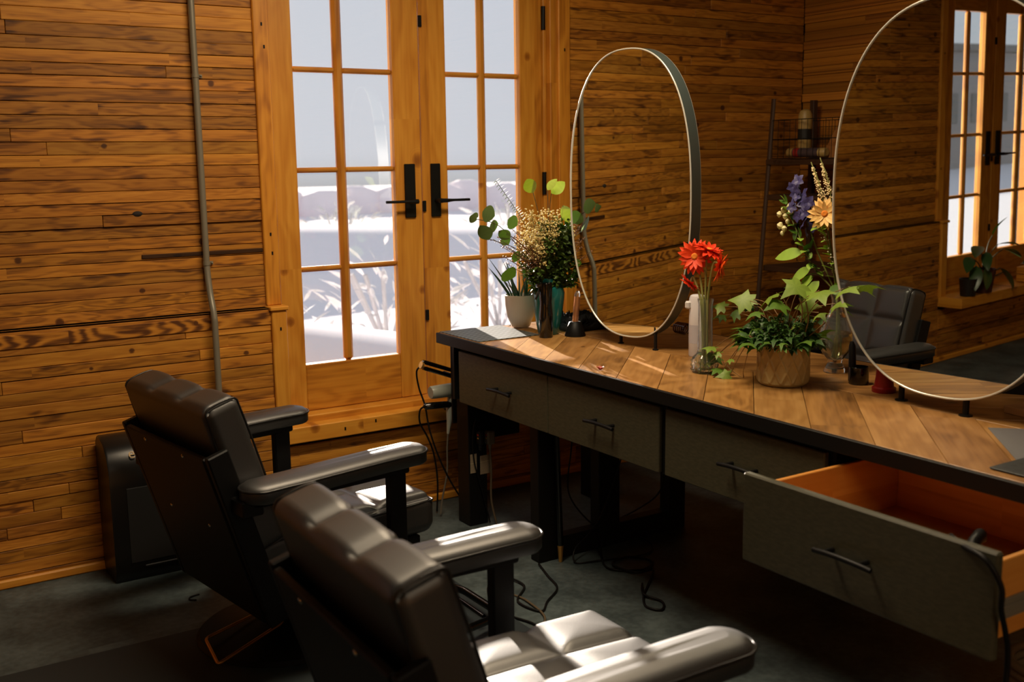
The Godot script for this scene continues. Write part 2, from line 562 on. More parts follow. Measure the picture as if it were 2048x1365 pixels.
# a pair of french doors; dx shifts the whole pattern, flip mirrors it
func build_door(n: String, label: String, x0: float, flip: bool, sill_deep: float) -> void:
	var d := structure(n, label, "french doors")
	d.position.x = x0
	var s := -1.0 if flip else 1.0
	var X := func(x: float) -> float:
		return (x - 2.394) * s
	var uprights := Vector2(4.0, 0.62)
	# box of pine between two x (pattern coordinates), two y, two z; grain runs up or across
	var pine := func(nm: String, xa: float, xb: float, ya: float, yb: float, za: float, zb: float, up: bool, parent: Node3D, tone := 1.0, bev := 0.004) -> MeshInstance3D:
		var b := MB.new()
		b.col = Color(tone, tone, tone)
		var a := Vector3(X.call(xa), ya, za)
		var e := Vector3(X.call(xb), yb, zb)
		if up:
			b.box((a + e) * 0.5, (e - a).abs(), bev, 1, 0, Vector2(0.6, 1.6), Vector2(rng.randf(), rng.randf()))
		else:
			b.box((a + e) * 0.5, (e - a).abs(), bev, 0, 1, Vector2(0.6, 1.6), Vector2(rng.randf(), rng.randf()))
		return part(nm, b.done(), M.pine, parent)
	# casing, stepped out at the ledge
	for e in [[1.597, 1.664], [3.125, 3.195]]:
		pine.call("casing", e[0], e[1], STEP + 0.012, 2.60, -4.50, -4.405, true, d, 1.0)
		pine.call("casing", e[0] + 0.003, e[1] + 0.003, 0.44, STEP - 0.006, -4.46, -4.36, true, d, 0.97)
		pine.call("casing_cap", e[0] - 0.006, e[1] + 0.01, STEP - 0.006, STEP + 0.012, -4.46, -4.35, false, d, 1.05)
	pine.call("head_casing", 1.58, 3.21, 2.60, 2.67, -4.50, -4.40, false, d)
	for e in [[1.63, 1.666], [3.085, 3.13]]:
		pine.call("jamb", e[0], e[1], 0.42, 2.60, -4.64, -4.42, true, d, 0.86)
	pine.call("head_jamb", 1.63, 3.13, 2.56, 2.62, -4.64, -4.42, false, d, 0.86)
	pine.call("stop", 3.069, 3.087, 0.5, 2.56, -4.62, -4.455, true, d, 0.8)
	# sill
	pine.call("sill", 1.603, 3.2, 0.395, 0.466, ZL - 0.06, ZL + 0.046 + sill_deep, false, d, 1.0)
	pine.call("sill_step", 1.66, 3.10, 0.44, 0.497, -4.64, ZL - 0.02, false, d, 0.95)
	# leaves
	var rows := [0.708, 1.132, 1.564, 1.992, 2.418]
	for L in [{"x": [1.666, 2.392], "g": [1.787, 1.980, 2.023, 2.258]}, {"x": [2.397, 3.069], "g": [2.531, 2.715, 2.753, 2.939]}]:
		var leaf := Node3D.new()
		leaf.name = "leaf" if not d.has_node("leaf") else "leaf_001"
		d.add_child(leaf)
		var za := -4.52
		var zb := -4.47
		var g: Array = L.g
		pine.call("stile", L.x[0], g[0], 0.4985, 2.55, za, zb, true, leaf, 0.9)
		pine.call("stile", g[3], L.x[1], 0.4985, 2.55, za, zb, true, leaf, 0.9)
		pine.call("rail", g[0], g[3], 0.4985, rows[0], za, zb - 0.002, false, leaf, 0.92)
		pine.call("rail", g[0], g[3], rows[4], 2.55, za, zb - 0.002, false, leaf, 0.92)
		pine.call("muntin", g[1], g[2], rows[0], rows[4], za + 0.006, zb - 0.006, true, leaf, 0.8, 0.012)
		for i in [1, 2, 3]:
			pine.call("muntin", g[0], g[1] + 0.004, rows[i] - 0.0115, rows[i] + 0.0115, za + 0.006, zb - 0.008, false, leaf, 0.8, 0.008)
			pine.call("muntin", g[2] - 0.004, g[3], rows[i] - 0.0115, rows[i] + 0.0115, za + 0.006, zb - 0.008, false, leaf, 0.8, 0.008)
		for i in 4:
			for e in [[g[0], g[1]], [g[2], g[3]]]:
				var b := MB.new()
				b.box(Vector3(X.call((e[0] + e[1]) * 0.5), (rows[i] + rows[i + 1]) * 0.5, -4.497), Vector3(e[1] - e[0] - 0.002, 0.424, 0.004), 0.0)
				part("pane", b.done(), M.pane, leaf)
	# black hardware
	for e in [[2.327, 0.054, -1.0], [2.461, 0.05, 1.0]]:
		var b := MB.new()
		b.box(Vector3(X.call(e[0]), 1.462, -4.464), Vector3(e[1], 0.245, 0.012), 0.003)
		var plate := part("lock_plate", b.done(), M.black, d)
		var h := MB.new()
		var sx: float = e[2] * s
		var cx: float = X.call(e[0])
		h.tube([Vector3(cx, 1.415, -4.46), Vector3(cx, 1.415, -4.405)], 0.011, 12)
		h.tube([Vector3(cx - sx * 0.012, 1.415, -4.41), Vector3(cx + sx * 0.03, 1.415, -4.408), Vector3(cx + sx * 0.06, 1.416, -4.408), Vector3(cx + sx * 0.15, 1.416, -4.41)], [0.011, 0.0095, 0.0065, 0.0065], 10)
		part("lever", h.done(), M.black, plate)
	for e in [[2.394, 2.22], [2.394, 1.39], [2.394, 0.88]]:
		var b := MB.new()
		b.box(Vector3(X.call(e[0] + 0.006), e[1], -4.466), Vector3(0.016, 0.05, 0.012), 0.002)
		part("latch", b.done(), M.black, d)
	for y in [2.27, 1.48, 0.76]:
		var b := MB.new()
		b.tube([Vector3(X.call(3.072), y - 0.055, -4.459), Vector3(X.call(3.072), y + 0.055, -4.459)], 0.011, 10)
		part("hinge", b.done(), M.black, d)
	# dark nail holes in the casing
	var nh := MB.new()
	for p in [Vector3(1.633, 2.16, -4.4045), Vector3(1.64, 2.07, -4.4045), Vector3(1.628, 1.30, -4.4045), Vector3(1.632, 1.22, -4.4045), Vector3(1.636, 0.90, -4.3595), Vector3(1.9, 0.43, ZL + 0.0465), Vector3(2.05, 0.445, ZL + 0.0465), Vector3(3.16, 2.12, -4.4045), Vector3(3.165, 1.35, -4.4045)]:
		nh.box(Vector3(X.call(p.x), p.y, p.z + (sill_deep if p.y < 0.5 else 0.0)), Vector3(0.007, 0.014, 0.002), 0.0)
	part("nail_holes", nh.done(), M.edge, d)


# ---------------------------------------------------------------- the desk
const DX0 := 2.237
const DX1 := 3.16
const DZ0 := -4.09
const DZ1 := -0.95

func clip_poly(poly: PackedVector2Array, a: Vector2, b: Vector2) -> PackedVector2Array:
	var r := Geometry2D.intersect_polygons(poly, PackedVector2Array([a, Vector2(b.x, a.y), b, Vector2(a.x, b.y)]))
	return r[0] if r.size() else PackedVector2Array()

func prism(poly: PackedVector2Array, y0: float, y1: float, uvf: Callable, b: MB) -> void:
	# poly in (x, z); a board with vertical sides and a tiny chamfer
	if Geometry2D.is_polygon_clockwise(poly):
		poly.reverse()
	var n := poly.size()
	var mid := Vector2.ZERO
	for p in poly:
		mid += p
	mid /= n
	var ins := PackedVector2Array()
	for p in poly:
		ins.append(p + (mid - p).normalized() * 0.0016)
	b.flat()
	var top := func(p: Vector2, y: float) -> Vector3:
		return Vector3(p.x, y, p.y)
	for i in n:
		var j := (i + 1) % n
		b.quad(top.call(poly[j], y0), top.call(poly[i], y0), top.call(poly[i], y1 - 0.001), top.call(poly[j], y1 - 0.001), uvf.call(poly[j]), uvf.call(poly[i]), uvf.call(poly[i]), uvf.call(poly[j]))
		b.quad(top.call(poly[j], y1 - 0.001), top.call(poly[i], y1 - 0.001), top.call(ins[i], y1), top.call(ins[j], y1), uvf.call(poly[j]), uvf.call(poly[i]), uvf.call(ins[i]), uvf.call(ins[j]))
		b.tri(top.call(mid, y1), top.call(ins[j], y1), top.call(ins[i], y1), uvf.call(mid), uvf.call(ins[j]), uvf.call(ins[i]))

func build_desk() -> void:
	var d := thing("styling_desk", "long two-sided salon desk with chevron oak top, black edge and taupe drawers", "desk")
	var e := MB.new()
	var y0 := 0.815
	var cx := (DX0 + DX1) * 0.5
	var cz := (DZ0 + DZ1) * 0.5
	e.box(Vector3(DX0 + 0.006, 0.837, cz), Vector3(0.012, 0.044, DZ1 - DZ0), 0.002)
	e.box(Vector3(DX1 - 0.006, 0.837, cz), Vector3(0.012, 0.044, DZ1 - DZ0), 0.002)
	e.box(Vector3(cx, 0.837, DZ0 + 0.006), Vector3(DX1 - DX0 - 0.02, 0.044, 0.012), 0.002)
	e.box(Vector3(cx, 0.837, DZ1 - 0.006), Vector3(DX1 - DX0 - 0.02, 0.044, 0.012), 0.002)
	e.box(Vector3(cx, 0.829, cz), Vector3(DX1 - DX0 - 0.02, 0.028, DZ1 - DZ0 - 0.02), 0.0)
	part("top_frame", e.done(), M.edge, d)
	# chevron boards: seams at 45 degrees, 0.215 m apart along the desk, meeting on the centre line
	var mid_x := 2.70
	for half in 2:
		for k in range(-4, 17):
			var z := -3.471 + 0.215 * k
			var poly: PackedVector2Array
			if half == 0:
				poly = PackedVector2Array([Vector2(2.23, z), Vector2(2.23, z + 0.215), Vector2(mid_x, z + 0.215 - 0.47), Vector2(mid_x, z - 0.47)])
			else:
				poly = PackedVector2Array([Vector2(mid_x, z - 0.47), Vector2(mid_x, z + 0.215 - 0.47), Vector2(3.17, z + 0.215), Vector2(3.17, z)])
			poly = clip_poly(poly, Vector2(DX0 + 0.0125, DZ0 + 0.0125), Vector2(DX1 - 0.0125, DZ1 - 0.0125))
			if poly.size() < 3:
				continue
			# a hair narrower than its place
			var shr := Geometry2D.offset_polygon(poly, -0.0009)
			if shr.is_empty():
				continue
			poly = shr[0]
			var b := MB.new()
			var t := rng.randf_range(0.80, 1.05)
			b.col = Color(t, t * rng.randf_range(0.95, 1.0), t * rng.randf_range(0.88, 0.98))
			var strip := rng.randi_range(0, 7)
			var off := rng.randf()
			var dirn := Vector2(0.7071, -0.7071) if half == 0 else Vector2(0.7071, 0.7071)
			var nrm := Vector2(0.7071, 0.7071) if half == 0 else Vector2(0.7071, -0.7071)
			var org := Vector2(2.23, z) if half == 0 else Vector2(mid_x, z + 0.215 - 0.47)
			var uvf := func(p: Vector2) -> Vector2:
				var q := p - org
				return Vector2(off + q.dot(dirn) * 0.9, (strip + 0.03 + 0.94 * clampf(q.dot(nrm) / 0.152, 0.0, 1.0)) / 8.0)
			prism(poly, 0.842, DESK, uvf, b)
			piece("board", b.done(), M.oak, d)
	# carcass above the drawers and the back
	var ca := MB.new()
	ca.box(Vector3(2.70, 0.69, -4.02), Vector3(0.84, 0.24, 0.02), 0.001)
	ca.box(Vector3(2.70, 0.69, -2.6185), Vector3(0.85, 0.24, 0.022), 0.001)
	ca.box(Vector3(2.70, 0.69, -1.93), Vector3(0.84, 0.24, 0.016), 0.001)
	ca.box(Vector3(2.70, 0.69, -1.205), Vector3(0.84, 0.24, 0.016), 0.001)
	ca.box(Vector3(2.70, 0.69, -2.5), Vector3(0.016, 0.24, 3.0), 0.001)
	part("carcass", ca.done(), M.edge, d)
	# closed drawers
	for q in [[-3.938, -3.2735], [-3.2705, -2.634], [-2.604, -1.945]]:
		var fr := MB.new()
		fr.box(Vector3(2.27, 0.686, (q[0] + q[1]) * 0.5), Vector3(0.02, 0.224, q[1] - q[0]), 0.003)
		var dr := part("drawer", fr.done(), M.laminate, d)
		pull(dr, 2.26, 0.687, (q[0] + q[1]) * 0.5 + 0.03)
	for q in [[-3.938, -3.27], [-3.265, -2.634], [-2.604, -1.945], [-1.92, -1.21]]:
		var fr := MB.new()
		fr.box(Vector3(3.13, 0.686, (q[0] + q[1]) * 0.5), Vector3(0.02, 0.224, q[1] - q[0]), 0.003)
		part("drawer", fr.done(), M.laminate, d)
	# the open drawer
	var o0 := 1.925
	var zc := -1.562
	var fr := MB.new()
	fr.box(Vector3(o0 + 0.011, 0.692, zc), Vector3(0.022, 0.232, 0.706), 0.004)
	var dr := part("drawer", fr.done(), M.laminate, d)
	dr.set_meta("label", "open drawer pulled out at the near end of the desk")
	pull(dr, o0, 0.692, zc - 0.01)
	for z in [-1.89, -1.236]:
		var s := MB.new()
		s.box(Vector3(o0 + 0.30, 0.692, z), Vector3(0.56, 0.17, 0.014), 0.002, 0, 1, Vector2(0.9, 2.4))
		part("side_panel", s.done(), M.ply, dr)
	var bk := MB.new()
	var bk2 := MB.new()
	bk.box(Vector3(o0 + 0.575, 0.692, zc), Vector3(0.014, 0.17, 0.64), 0.002, 2, 1, Vector2(0.9, 2.4))
	bk2.box(Vector3(o0 + 0.03, 0.692, zc), Vector3(0.012, 0.17, 0.64), 0.002, 2, 1, Vector2(0.9, 2.4))
	part("end_panel", bk.done(), M.ply, dr)
	part("end_panel", bk2.done(), M.ply, dr)
	var bt := MB.new()
	bt.box(Vector3(o0 + 0.30, 0.616, zc), Vector3(0.54, 0.01, 0.64), 0.0, 2, 0, Vector2(0.9, 0.9))
	part("bottom_panel", bt.done(), M.ply, dr)
	var rl := MB.new()
	rl.box(Vector3(o0 + 0.30, 0.672, -1.2255), Vector3(0.54, 0.045, 0.008), 0.002)
	rl.box(Vector3(o0 + 0.30, 0.672, -1.2195), Vector3(0.54, 0.02, 0.006), 0.002)
	part("slide_rail", rl.done(), M.steel, dr)
	# legs: three black frames across the desk
	for z in [-4.005, -3.445, -1.05]:
		for x in [[2.312, 2.405], [2.612, 2.722], [2.99, 3.085]]:
			if z < -4.0 and x[0] > 2.5 and x[0] < 2.8:
				continue
			var l := MB.new()
			l.box(Vector3((x[0] + x[1]) * 0.5, 0.41, z), Vector3(x[1] - x[0], 0.82, 0.06 if z > -4.0 else 0.10), 0.003)
			part("leg", l.done(), M.black, d)
		if z > -4.0:
			var l := MB.new()
			l.box(Vector3(2.70, 0.045, z), Vector3(0.77, 0.09, 0.058), 0.003)
			part("floor_bar", l.done(), M.black, d)
	var st := MB.new()
	st.xf = Transform3D(Basis(Vector3.RIGHT, 0.0), Vector3.ZERO)
	for p in [[2.318, 0.285, 0.032], [2.368, 0.272, 0.05]]:
		st.box(Vector3(p[0] + p[2] * 0.5, p[1], -3.9535), Vector3(p[2], 0.085, 0.002), 0.0)
	part("paper_label", st.done(), label_paper(), d)

func label_paper() -> StandardMaterial3D:
	var im := Image.create(64, 64, false, Image.FORMAT_RGB8)
	im.fill(Color(0.66, 0.60, 0.50))
	for y in range(3, 62, 5):
		for x in range(2, 60):
			if (x * 7 + y * 13) % 11 > 2:
				im.set_pixel(x, y, Color(0.34, 0.30, 0.26))
				im.set_pixel(x, y + 1, Color(0.42, 0.38, 0.33))
	var m := mat(Color.WHITE, 0.7)
	m.albedo_texture = ImageTexture.create_from_image(im)
	m.uv1_triplanar = true
	m.uv1_scale = Vector3.ONE * 14.0
	return m

func pull(dr: Node3D, x: float, y: float, z: float) -> void:
	# arched black bar handle on two feet
	var h := MB.new()
	var pts := []
	var rad := []
	for i in 11:
		var t := -1.0 + 0.2 * i
		pts.append(Vector3(x - 0.030 - 0.006 * (1.0 - t * t), y - 0.004 + 0.006 * (1.0 - t * t), z + t * 0.082))
		rad.append(0.0065)
	h.tube(pts, rad, 10)
	for t in [-0.05, 0.05]:
		h.tube([Vector3(x + 0.002, y, z + t), Vector3(x - 0.033, y, z + t)], 0.006, 8)
	part("handle", h.done(), M.black, dr)


# ---------------------------------------------------------------- mirrors
func pill(a: float, b: float, n: int, inset: float, depth: float) -> Array:
	var out := []
	for k in n:
		var t := TAU * k / n
		var c := cos(t)
		var s := sin(t)
		var p := Vector2(signf(c) * pow(absf(c), 2.0 / 2.4) * a, signf(s) * pow(absf(s), 2.0 / 2.4) * b)
		var nn := Vector2(p.x / (a * a), p.y / (b * b)).normalized()
		p -= nn * inset
		out.append(Vector3(p.x, p.y, depth))
	return out

func build_mirror(label: String, at: Vector3, yaw: float, tilt: float, a: float, b: float, depth: float, feet: Array) -> void:
	# local: +z is the mirror face that looks at the chairs
	var m := thing("table_mirror", label, "mirror", Vector3(at.x, DESK, at.z), 0.0, "oval mirrors on the desk")
	var holder := Node3D.new()
	holder.name = "mirror_head"
	m.add_child(holder)
	holder.position = Vector3(0, at.y - DESK, 0)
	holder.basis = Basis(Vector3.UP, -PI / 2 + yaw) * Basis(Vector3.RIGHT, tilt)
	var f := MB.new()
	var n := 120
	f.skin([pill(a, b, n, 0.0, -0.003), pill(a, b, n, 0.0, -depth + 0.003)], false, false)
	part("rim", f.done(), M.rim, holder)
	for e in [[0.0, 1.0], [-depth, -1.0]]:
		# bright worn lip on either edge of the rim
		var lp := MB.new()
		var z0: float = e[0]
		var w: float = e[1]
		var rings := [pill(a, b, n, 0.005, z0 - 0.004 * w), pill(a, b, n, 0.005, z0), pill(a, b, n, 0.001, z0 + 0.0008 * w), pill(a, b, n, -0.0006, z0 - 0.0006 * w), pill(a, b, n, -0.0006, z0 - 0.003 * w)]
		if w < 0.0:
			rings.reverse()
		lp.skin(rings, false, false)
		part("lip", lp.done(), M.lip, holder)
	for q in [[-0.003, 1], [-depth + 0.003, -1]]:
		var g := MB.new()
		g.flat()
		var ring := pill(a, b, n, 0.0045, q[0])
		for k in n:
			if q[1] > 0:
				g.tri(Vector3(0, 0, q[0]), ring[k], ring[(k + 1) % n])
			else:
				g.tri(Vector3(0, 0, q[0]), ring[(k + 1) % n], ring[k])
		part("mirror_glass", g.done(), M.mirror, holder)
	for p in feet:
		var l := MB.new()
		var h: float = p[2]
		l.tube([Vector3(p[0] - at.x, 0.004, p[1] - at.z), Vector3(p[0] - at.x, h, p[1] - at.z)], p[3], 12)
		l.lathe([Vector2(0, 0.0), Vector2(p[4], 0.0), Vector2(p[4], 0.004), Vector2(p[3], 0.006)], 20, Vector3(p[0] - at.x, 0, p[1] - at.z))
		part("post", l.done(), M.black, m)


# ---------------------------------------------------------------- chairs
func stadium(L: float, W: float, inset: float, y: float, n: int) -> Array:
	# rounded-ended outline along x, radius W
	var out := []
	var r := maxf(W - inset, 0.0005)
	for k in n:
		var t := TAU * k / n
		var c := cos(t)
		out.append(Vector3((L - W) * clampf(c * 6.0, -1.0, 1.0) + r * c, y, -r * sin(t)))
	return out

func make_chair(label: String) -> Node3D:
	# local: +x is where the sitter looks, y up, origin on the floor under the seat
	var c := thing("salon_chair", label, "chair", Vector3.ZERO, 0.0, "black salon chairs")
	var tilt := deg_to_rad(17.0)
	# 1 on the pads, 0 down in the stitched creases (three pads across)
	var seam := func(t: float) -> float:
		var a := absf(sin(PI * 1.5 * (t + 1.0)))
		return 0.55 * pow(a, 0.6) + 0.45 * (1.0 - exp(-a * a * 9.0))
	# back cushion
	var bk := MB.new()
	var rot := Basis(Vector3(0, 0, 1), tilt)
	bk.rbox(Vector3.ZERO, Vector3(0.122, 0.50, 0.62), 0.034, 84, func(q: Vector3, d: Vector3) -> float:
		var s: float = seam.call(clampf(q.z, -1.0, 1.0))
		if d.x > 0.5:
			s = minf(s, lerpf(1.0, seam.call(clampf(q.y * 0.98, -1.0, 1.0)), smoothstep(0.5, 0.8, d.x)))
		if absf(d.z) > 0.75:
			return 0.0
		var amp := 0.016 if d.x > 0.3 or d.y > 0.3 else 0.0
		if d.x < -0.3:
			amp *= 1.0 - smoothstep(0.3, 0.8, -d.x)
		return amp * (s - 0.75), rot)
	var o := part("backrest", bk.done(), M.leather, c)
	o.position = Vector3(-0.268, 0.672, 0)
	# piping round the two ends of the cushion
	var pp := MB.new()
	for z in [-0.296, 0.296]:
		var loop := []
		for k in 36:
			var t := TAU * k / 36
			var ex := 0.030
			var p := Vector3(clampf(cos(t) * 2.0, -1, 1) * (0.0575 - ex) + cos(t) * ex, clampf(sin(t) * 2.0, -1, 1) * (0.2465 - ex) + sin(t) * ex, z)
			loop.append(rot * p)
		pp.tube(loop, 0.0034, 6, true)
	part("piping", pp.done(), M.piping, o)
	# board behind the cushion and its side bars, reclined alike
	var bd := MB.new()
	bd.xf = Transform3D(rot, Vector3.ZERO)
	bd.box(Vector3(0, 0, 0), Vector3(0.02, 0.585, 0.58), 0.004)
	var bo := part("back_board", bd.done(), M.black, c)
	bo.position = Vector3(-0.306, 0.467, 0)
	for p in [Vector3(-0.392, 0.727, 0.14), Vector3(-0.392, 0.727, -0.14), Vector3(-0.319, 0.49, 0.14), Vector3(-0.319, 0.49, -0.14)]:
		var bo2 := MB.new()
		var q: Vector3 = p - Vector3(-0.306, 0.467, 0)
		bo2.xf = Transform3D(rot * Basis(Vector3(0, 0, 1), PI / 2), q)
		bo2.lathe([Vector2(0.008, 0.0), Vector2(0.0078, 0.003), Vector2(0.0055, 0.006), Vector2(0.0, 0.0075)], 12)
		part("bolt", bo2.done(), M.chrome, bo)
	for z in [-0.311, 0.311]:
		var sb := MB.new()
		sb.xf = Transform3D(rot, Vector3(-0.280, 0.475, 0))
		sb.box(Vector3(0, 0.0, z), Vector3(0.07, 0.60, 0.026), 0.004)
		part("side_bar", sb.done(), M.black, c)
	# seat
	var se := MB.new()
	se.rbox(Vector3.ZERO, Vector3(0.69, 0.145, 0.585), 0.045, 84, func(q: Vector3, d: Vector3) -> float:
		if d.y < 0.25:
			return 0.0
		var s: float = minf(seam.call(clampf(q.x, -1, 1)), lerpf(1.0, seam.call(clampf(q.z, -1, 1)), smoothstep(0.3, 0.9, d.y)))
		return smoothstep(0.25, 0.7, d.y) * 0.020 * (s - 0.55) + 0.010 * (1.0 - q.x * q.x) * (1.0 - q.z * q.z) * d.y)
	var so := part("seat", se.done(), M.leather, c)
	so.position = Vector3(0.10, 0.395, 0)
	var sp := MB.new()
	var lp := []
	for k in 48:
		var t := TAU * k / 48
		lp.append(Vector3(clampf(cos(t) * 1.8, -1, 1) * 0.305 + cos(t) * 0.037, 0.045, clampf(sin(t) * 1.8, -1, 1) * 0.255 + sin(t) * 0.037))
	sp.tube(lp, 0.004, 6, true)
	part("piping", sp.done(), M.piping, so)
	var fr := MB.new()
	fr.box(Vector3(0.08, 0.30, 0), Vector3(0.60, 0.05, 0.56), 0.006)
	fr.box(Vector3(0.08, 0.275, 0), Vector3(0.30, 0.03, 0.80), 0.004)
	part("seat_frame", fr.done(), M.black, c)
	# arms
	for z in [-0.378, 0.378]:
		var ar := MB.new()
		var prof := [[0.006, 0.628], [0.0, 0.634], [0.0, 0.660], [0.0005, 0.666], [0.004, 0.673], [0.014, 0.681], [0.030, 0.686], [0.050, 0.689]]
		var rings := []
		for p in prof:
			var ring := stadium(0.327, 0.066, p[0], p[1], 64)
			for k in ring.size():
				ring[k].z += z
				ring[k].y += 0.012 * smoothstep(-0.33, 0.25, ring[k].x) - 0.012
			rings.append(ring)
		ar.skin(rings)
		var ao := part("armrest", ar.done(), M.leather, c)
		var pi2 := MB.new()
		var ring2 := stadium(0.327, 0.066, -0.001, 0.667, 64)
		for k in ring2.size():
			ring2[k].z += z
			ring2[k].y += 0.012 * smoothstep(-0.33, 0.25, ring2[k].x) - 0.012
		pi2.tube(ring2, 0.0042, 6, true)
		part("piping", pi2.done(), M.piping, ao)
		var po := MB.new()
		po.box(Vector3(-0.02, 0.612, z), Vector3(0.56, 0.032, 0.04), 0.005)
		po.box(Vector3(0.215, 0.44, z), Vector3(0.064, 0.36, 0.034), 0.005)
		po.box(Vector3(-0.30, 0.60, z - signf(z) * 0.03), Vector3(0.07, 0.05, 0.10), 0.005)
		part("arm_post", po.done(), M.black, c)
	# hydraulic column, base
	var ba := MB.new()
	ba.lathe([Vector2(0, 0), Vector2(0.30, 0.0), Vector2(0.303, 0.008), Vector2(0.29, 0.02), Vector2(0.10, 0.045), Vector2(0.06, 0.06), Vector2(0.055, 0.20), Vector2(0.036, 0.205), Vector2(0.036, 0.40), Vector2(0, 0.40)], 48)
	part("base", ba.done(), M.black, c)
	return c

func copy_of(o: Node3D, label: String) -> Node3D:
	var c := o.duplicate()
	var nm := str(o.name)
	c.name = numbered(nm)
	add_child(c)
	c.set_meta("label", label)
	return c

func rounded(pts: Array, r: float, steps := 5, closed := false) -> Array:
	# rounds the corners of a polyline
	var out := []
	var n := pts.size()
	for i in n:
		if not closed and (i == 0 or i == n - 1):
			out.append(pts[i])
			continue
		var p: Vector3 = pts[i]
		var a: Vector3 = pts[(i - 1 + n) % n]
		var b: Vector3 = pts[(i + 1) % n]
		var ra := minf(r, p.distance_to(a) * 0.45)
		var rb := minf(r, p.distance_to(b) * 0.45)
		var s := p + (a - p).normalized() * ra
		var e := p + (b - p).normalized() * rb
		for k in steps + 1:
			var t := float(k) / steps
			out.append(s.lerp(p, t).lerp(p.lerp(e, t), t))
	return out

func curve(pts: Array, per := 6) -> Array:
	# a Catmull-Rom line through the points
	var out := []
	var n := pts.size()
	for i in n - 1:
		var p0: Vector3 = pts[maxi(i - 1, 0)]
		var p1: Vector3 = pts[i]
		var p2: Vector3 = pts[i + 1]
		var p3: Vector3 = pts[mini(i + 2, n - 1)]
		for k in per:
			out.append(p1.cubic_interpolate(p2, p0, p3, float(k) / per))
	out.append(pts[n - 1])
	return out

func build_chairs() -> void:
	var c1 := make_chair("black tufted salon chair nearest the plank wall, seen from behind beside the black appliance")
	c1.position = Vector3(1.247, 0, -3.406)
	c1.rotation.y = deg_to_rad(8)
	var c2 := copy_of(c1, "black tufted salon chair closest to the viewer, its seat and armrests in bright sunlight")
	c2.position = Vector3(1.145, 0, -1.825)
	c2.rotation.y = deg_to_rad(-1.5)
	var c3 := copy_of(c1, "black salon chair on the far side of the desk behind the potted ivy")
	c3.position = Vector3(3.60, 0.12, -2.95)
	c3.rotation.y = deg_to_rad(172)
	c3.get_node("base").position.y = -0.12
	# foot pedal and footrest of the chair by the wall (world measures)
	var back := c1.transform.affine_inverse()
	var pd := MB.new()
	var loop := []
	for p in rounded([Vector3(1.245, 0.055, -3.372), Vector3(0.933, 0.05, -3.178), Vector3(0.957, 0.05, -3.385), Vector3(1.18, 0.055, -3.48)], 0.02):
		loop.append(back * p)
	pd.tube(loop, 0.0055, 10)
	part("foot_pedal", pd.done(), M.brass, c1)
	var ft := MB.new()
	loop = []
	for p in rounded([Vector3(1.50, 0.10, -3.42), Vector3(1.86, 0.055, -3.27), Vector3(1.866, 0.05, -2.99), Vector3(1.50, 0.075, -2.87)], 0.05):
		loop.append(back * p)
	ft.tube(loop, 0.014, 12)
	loop = []
	for p in [Vector3(1.80, 0.06, -3.27), Vector3(1.80, 0.056, -3.0)]:
		loop.append(back * p)
	ft.tube(loop, 0.008, 8)
	loop = []
	for p in [Vector3(1.30, 0.24, -3.36), Vector3(1.52, 0.10, -3.30)]:
		loop.append(back * p)
	ft.tube(loop, 0.014, 8)
	part("footrest", ft.done(), M.gloss, c1)


# ---------------------------------------------------------------- leaves and flowers
func leaf_mesh(len_: float, wid: float, bulge: float, droop: float, fold: float, n := 7) -> ArrayMesh:
	# blade along +z from the origin, y up; bulge < 0.5 is widest near the base
	var b := MB.new()
	b.smooth()
	var rows := []
	for i in n + 1:
		var t := float(i) / n
		var w := wid * 0.5 * pow(sin(PI * pow(t, bulge)), 0.75) if i < n else 0.0
		if i == 0:
			w = 0.0015
		var y := -droop * t * t * len_
		rows.append([Vector3(-w, y + fold * w, t * len_), Vector3(0, y, t * len_), Vector3(w, y + fold * w, t * len_)])
	for i in n:
		b.col = Color(1, 1, 1) if i % 2 == 0 else Color(0.95, 0.97, 0.93)
		b.quad(rows[i][0], rows[i + 1][0], rows[i + 1][1], rows[i][1])
		b.quad(rows[i][1], rows[i + 1][1], rows[i + 1][2], rows[i][2])
	return b.done()

func ivy_mesh(size: float, cup: float) -> ArrayMesh:
	# five-pointed leaf, stalk end at the origin, tip along +z
	var b := MB.new()
	b.smooth()
	var out := [Vector2(0, 0), Vector2(0.20, -0.13), Vector2(0.42, -0.10), Vector2(0.33, 0.12), Vector2(0.62, 0.30), Vector2(0.30, 0.42), Vector2(0.16, 0.62), Vector2(0.0, 1.0)]
	var ring := []
	for p in out:
		ring.append(p)
	for i in range(out.size() - 2, 0, -1):
		ring.append(Vector2(-out[i].x, out[i].y))
	var mid := Vector3(0, 0.03 * size, 0.30 * size)
	var n := ring.size()
	for i in n:
		var p: Vector2 = ring[i]
		var q: Vector2 = ring[(i + 1) % n]
		var P := Vector3(p.x, -cup * (p.x * p.x + (p.y - 0.3) * (p.y - 0.3)), p.y) * size
		var Q := Vector3(q.x, -cup * (q.x * q.x + (q.y - 0.3) * (q.y - 0.3)), q.y) * size
		b.col = Color(1, 1, 1) if i % 2 == 0 else Color(0.88, 0.92, 0.85)
		b.tri(mid, Q, P)
	return b.done()

func pointing(at: Vector3, dir: Vector3, roll: float, s := 1.0) -> Transform3D:
	# +z along dir, y as near up as can be, then rolled about dir
	var z := dir.normalized()
	var x := (Vector3.UP if absf(z.y) < 0.95 else Vector3.RIGHT).cross(z).normalized()
	var y := z.cross(x)
	return Transform3D(Basis(x, y, z).rotated(z, roll).scaled(Vector3.ONE * s), at)

func put_leaf(n: String, mesh: Mesh, m: Material, parent: Node3D, at: Vector3, dir: Vector3, roll: float, s := 1.0) -> void:
	var o := piece(n, mesh, m, parent)
	o.transform = pointing(at, dir, roll, s)

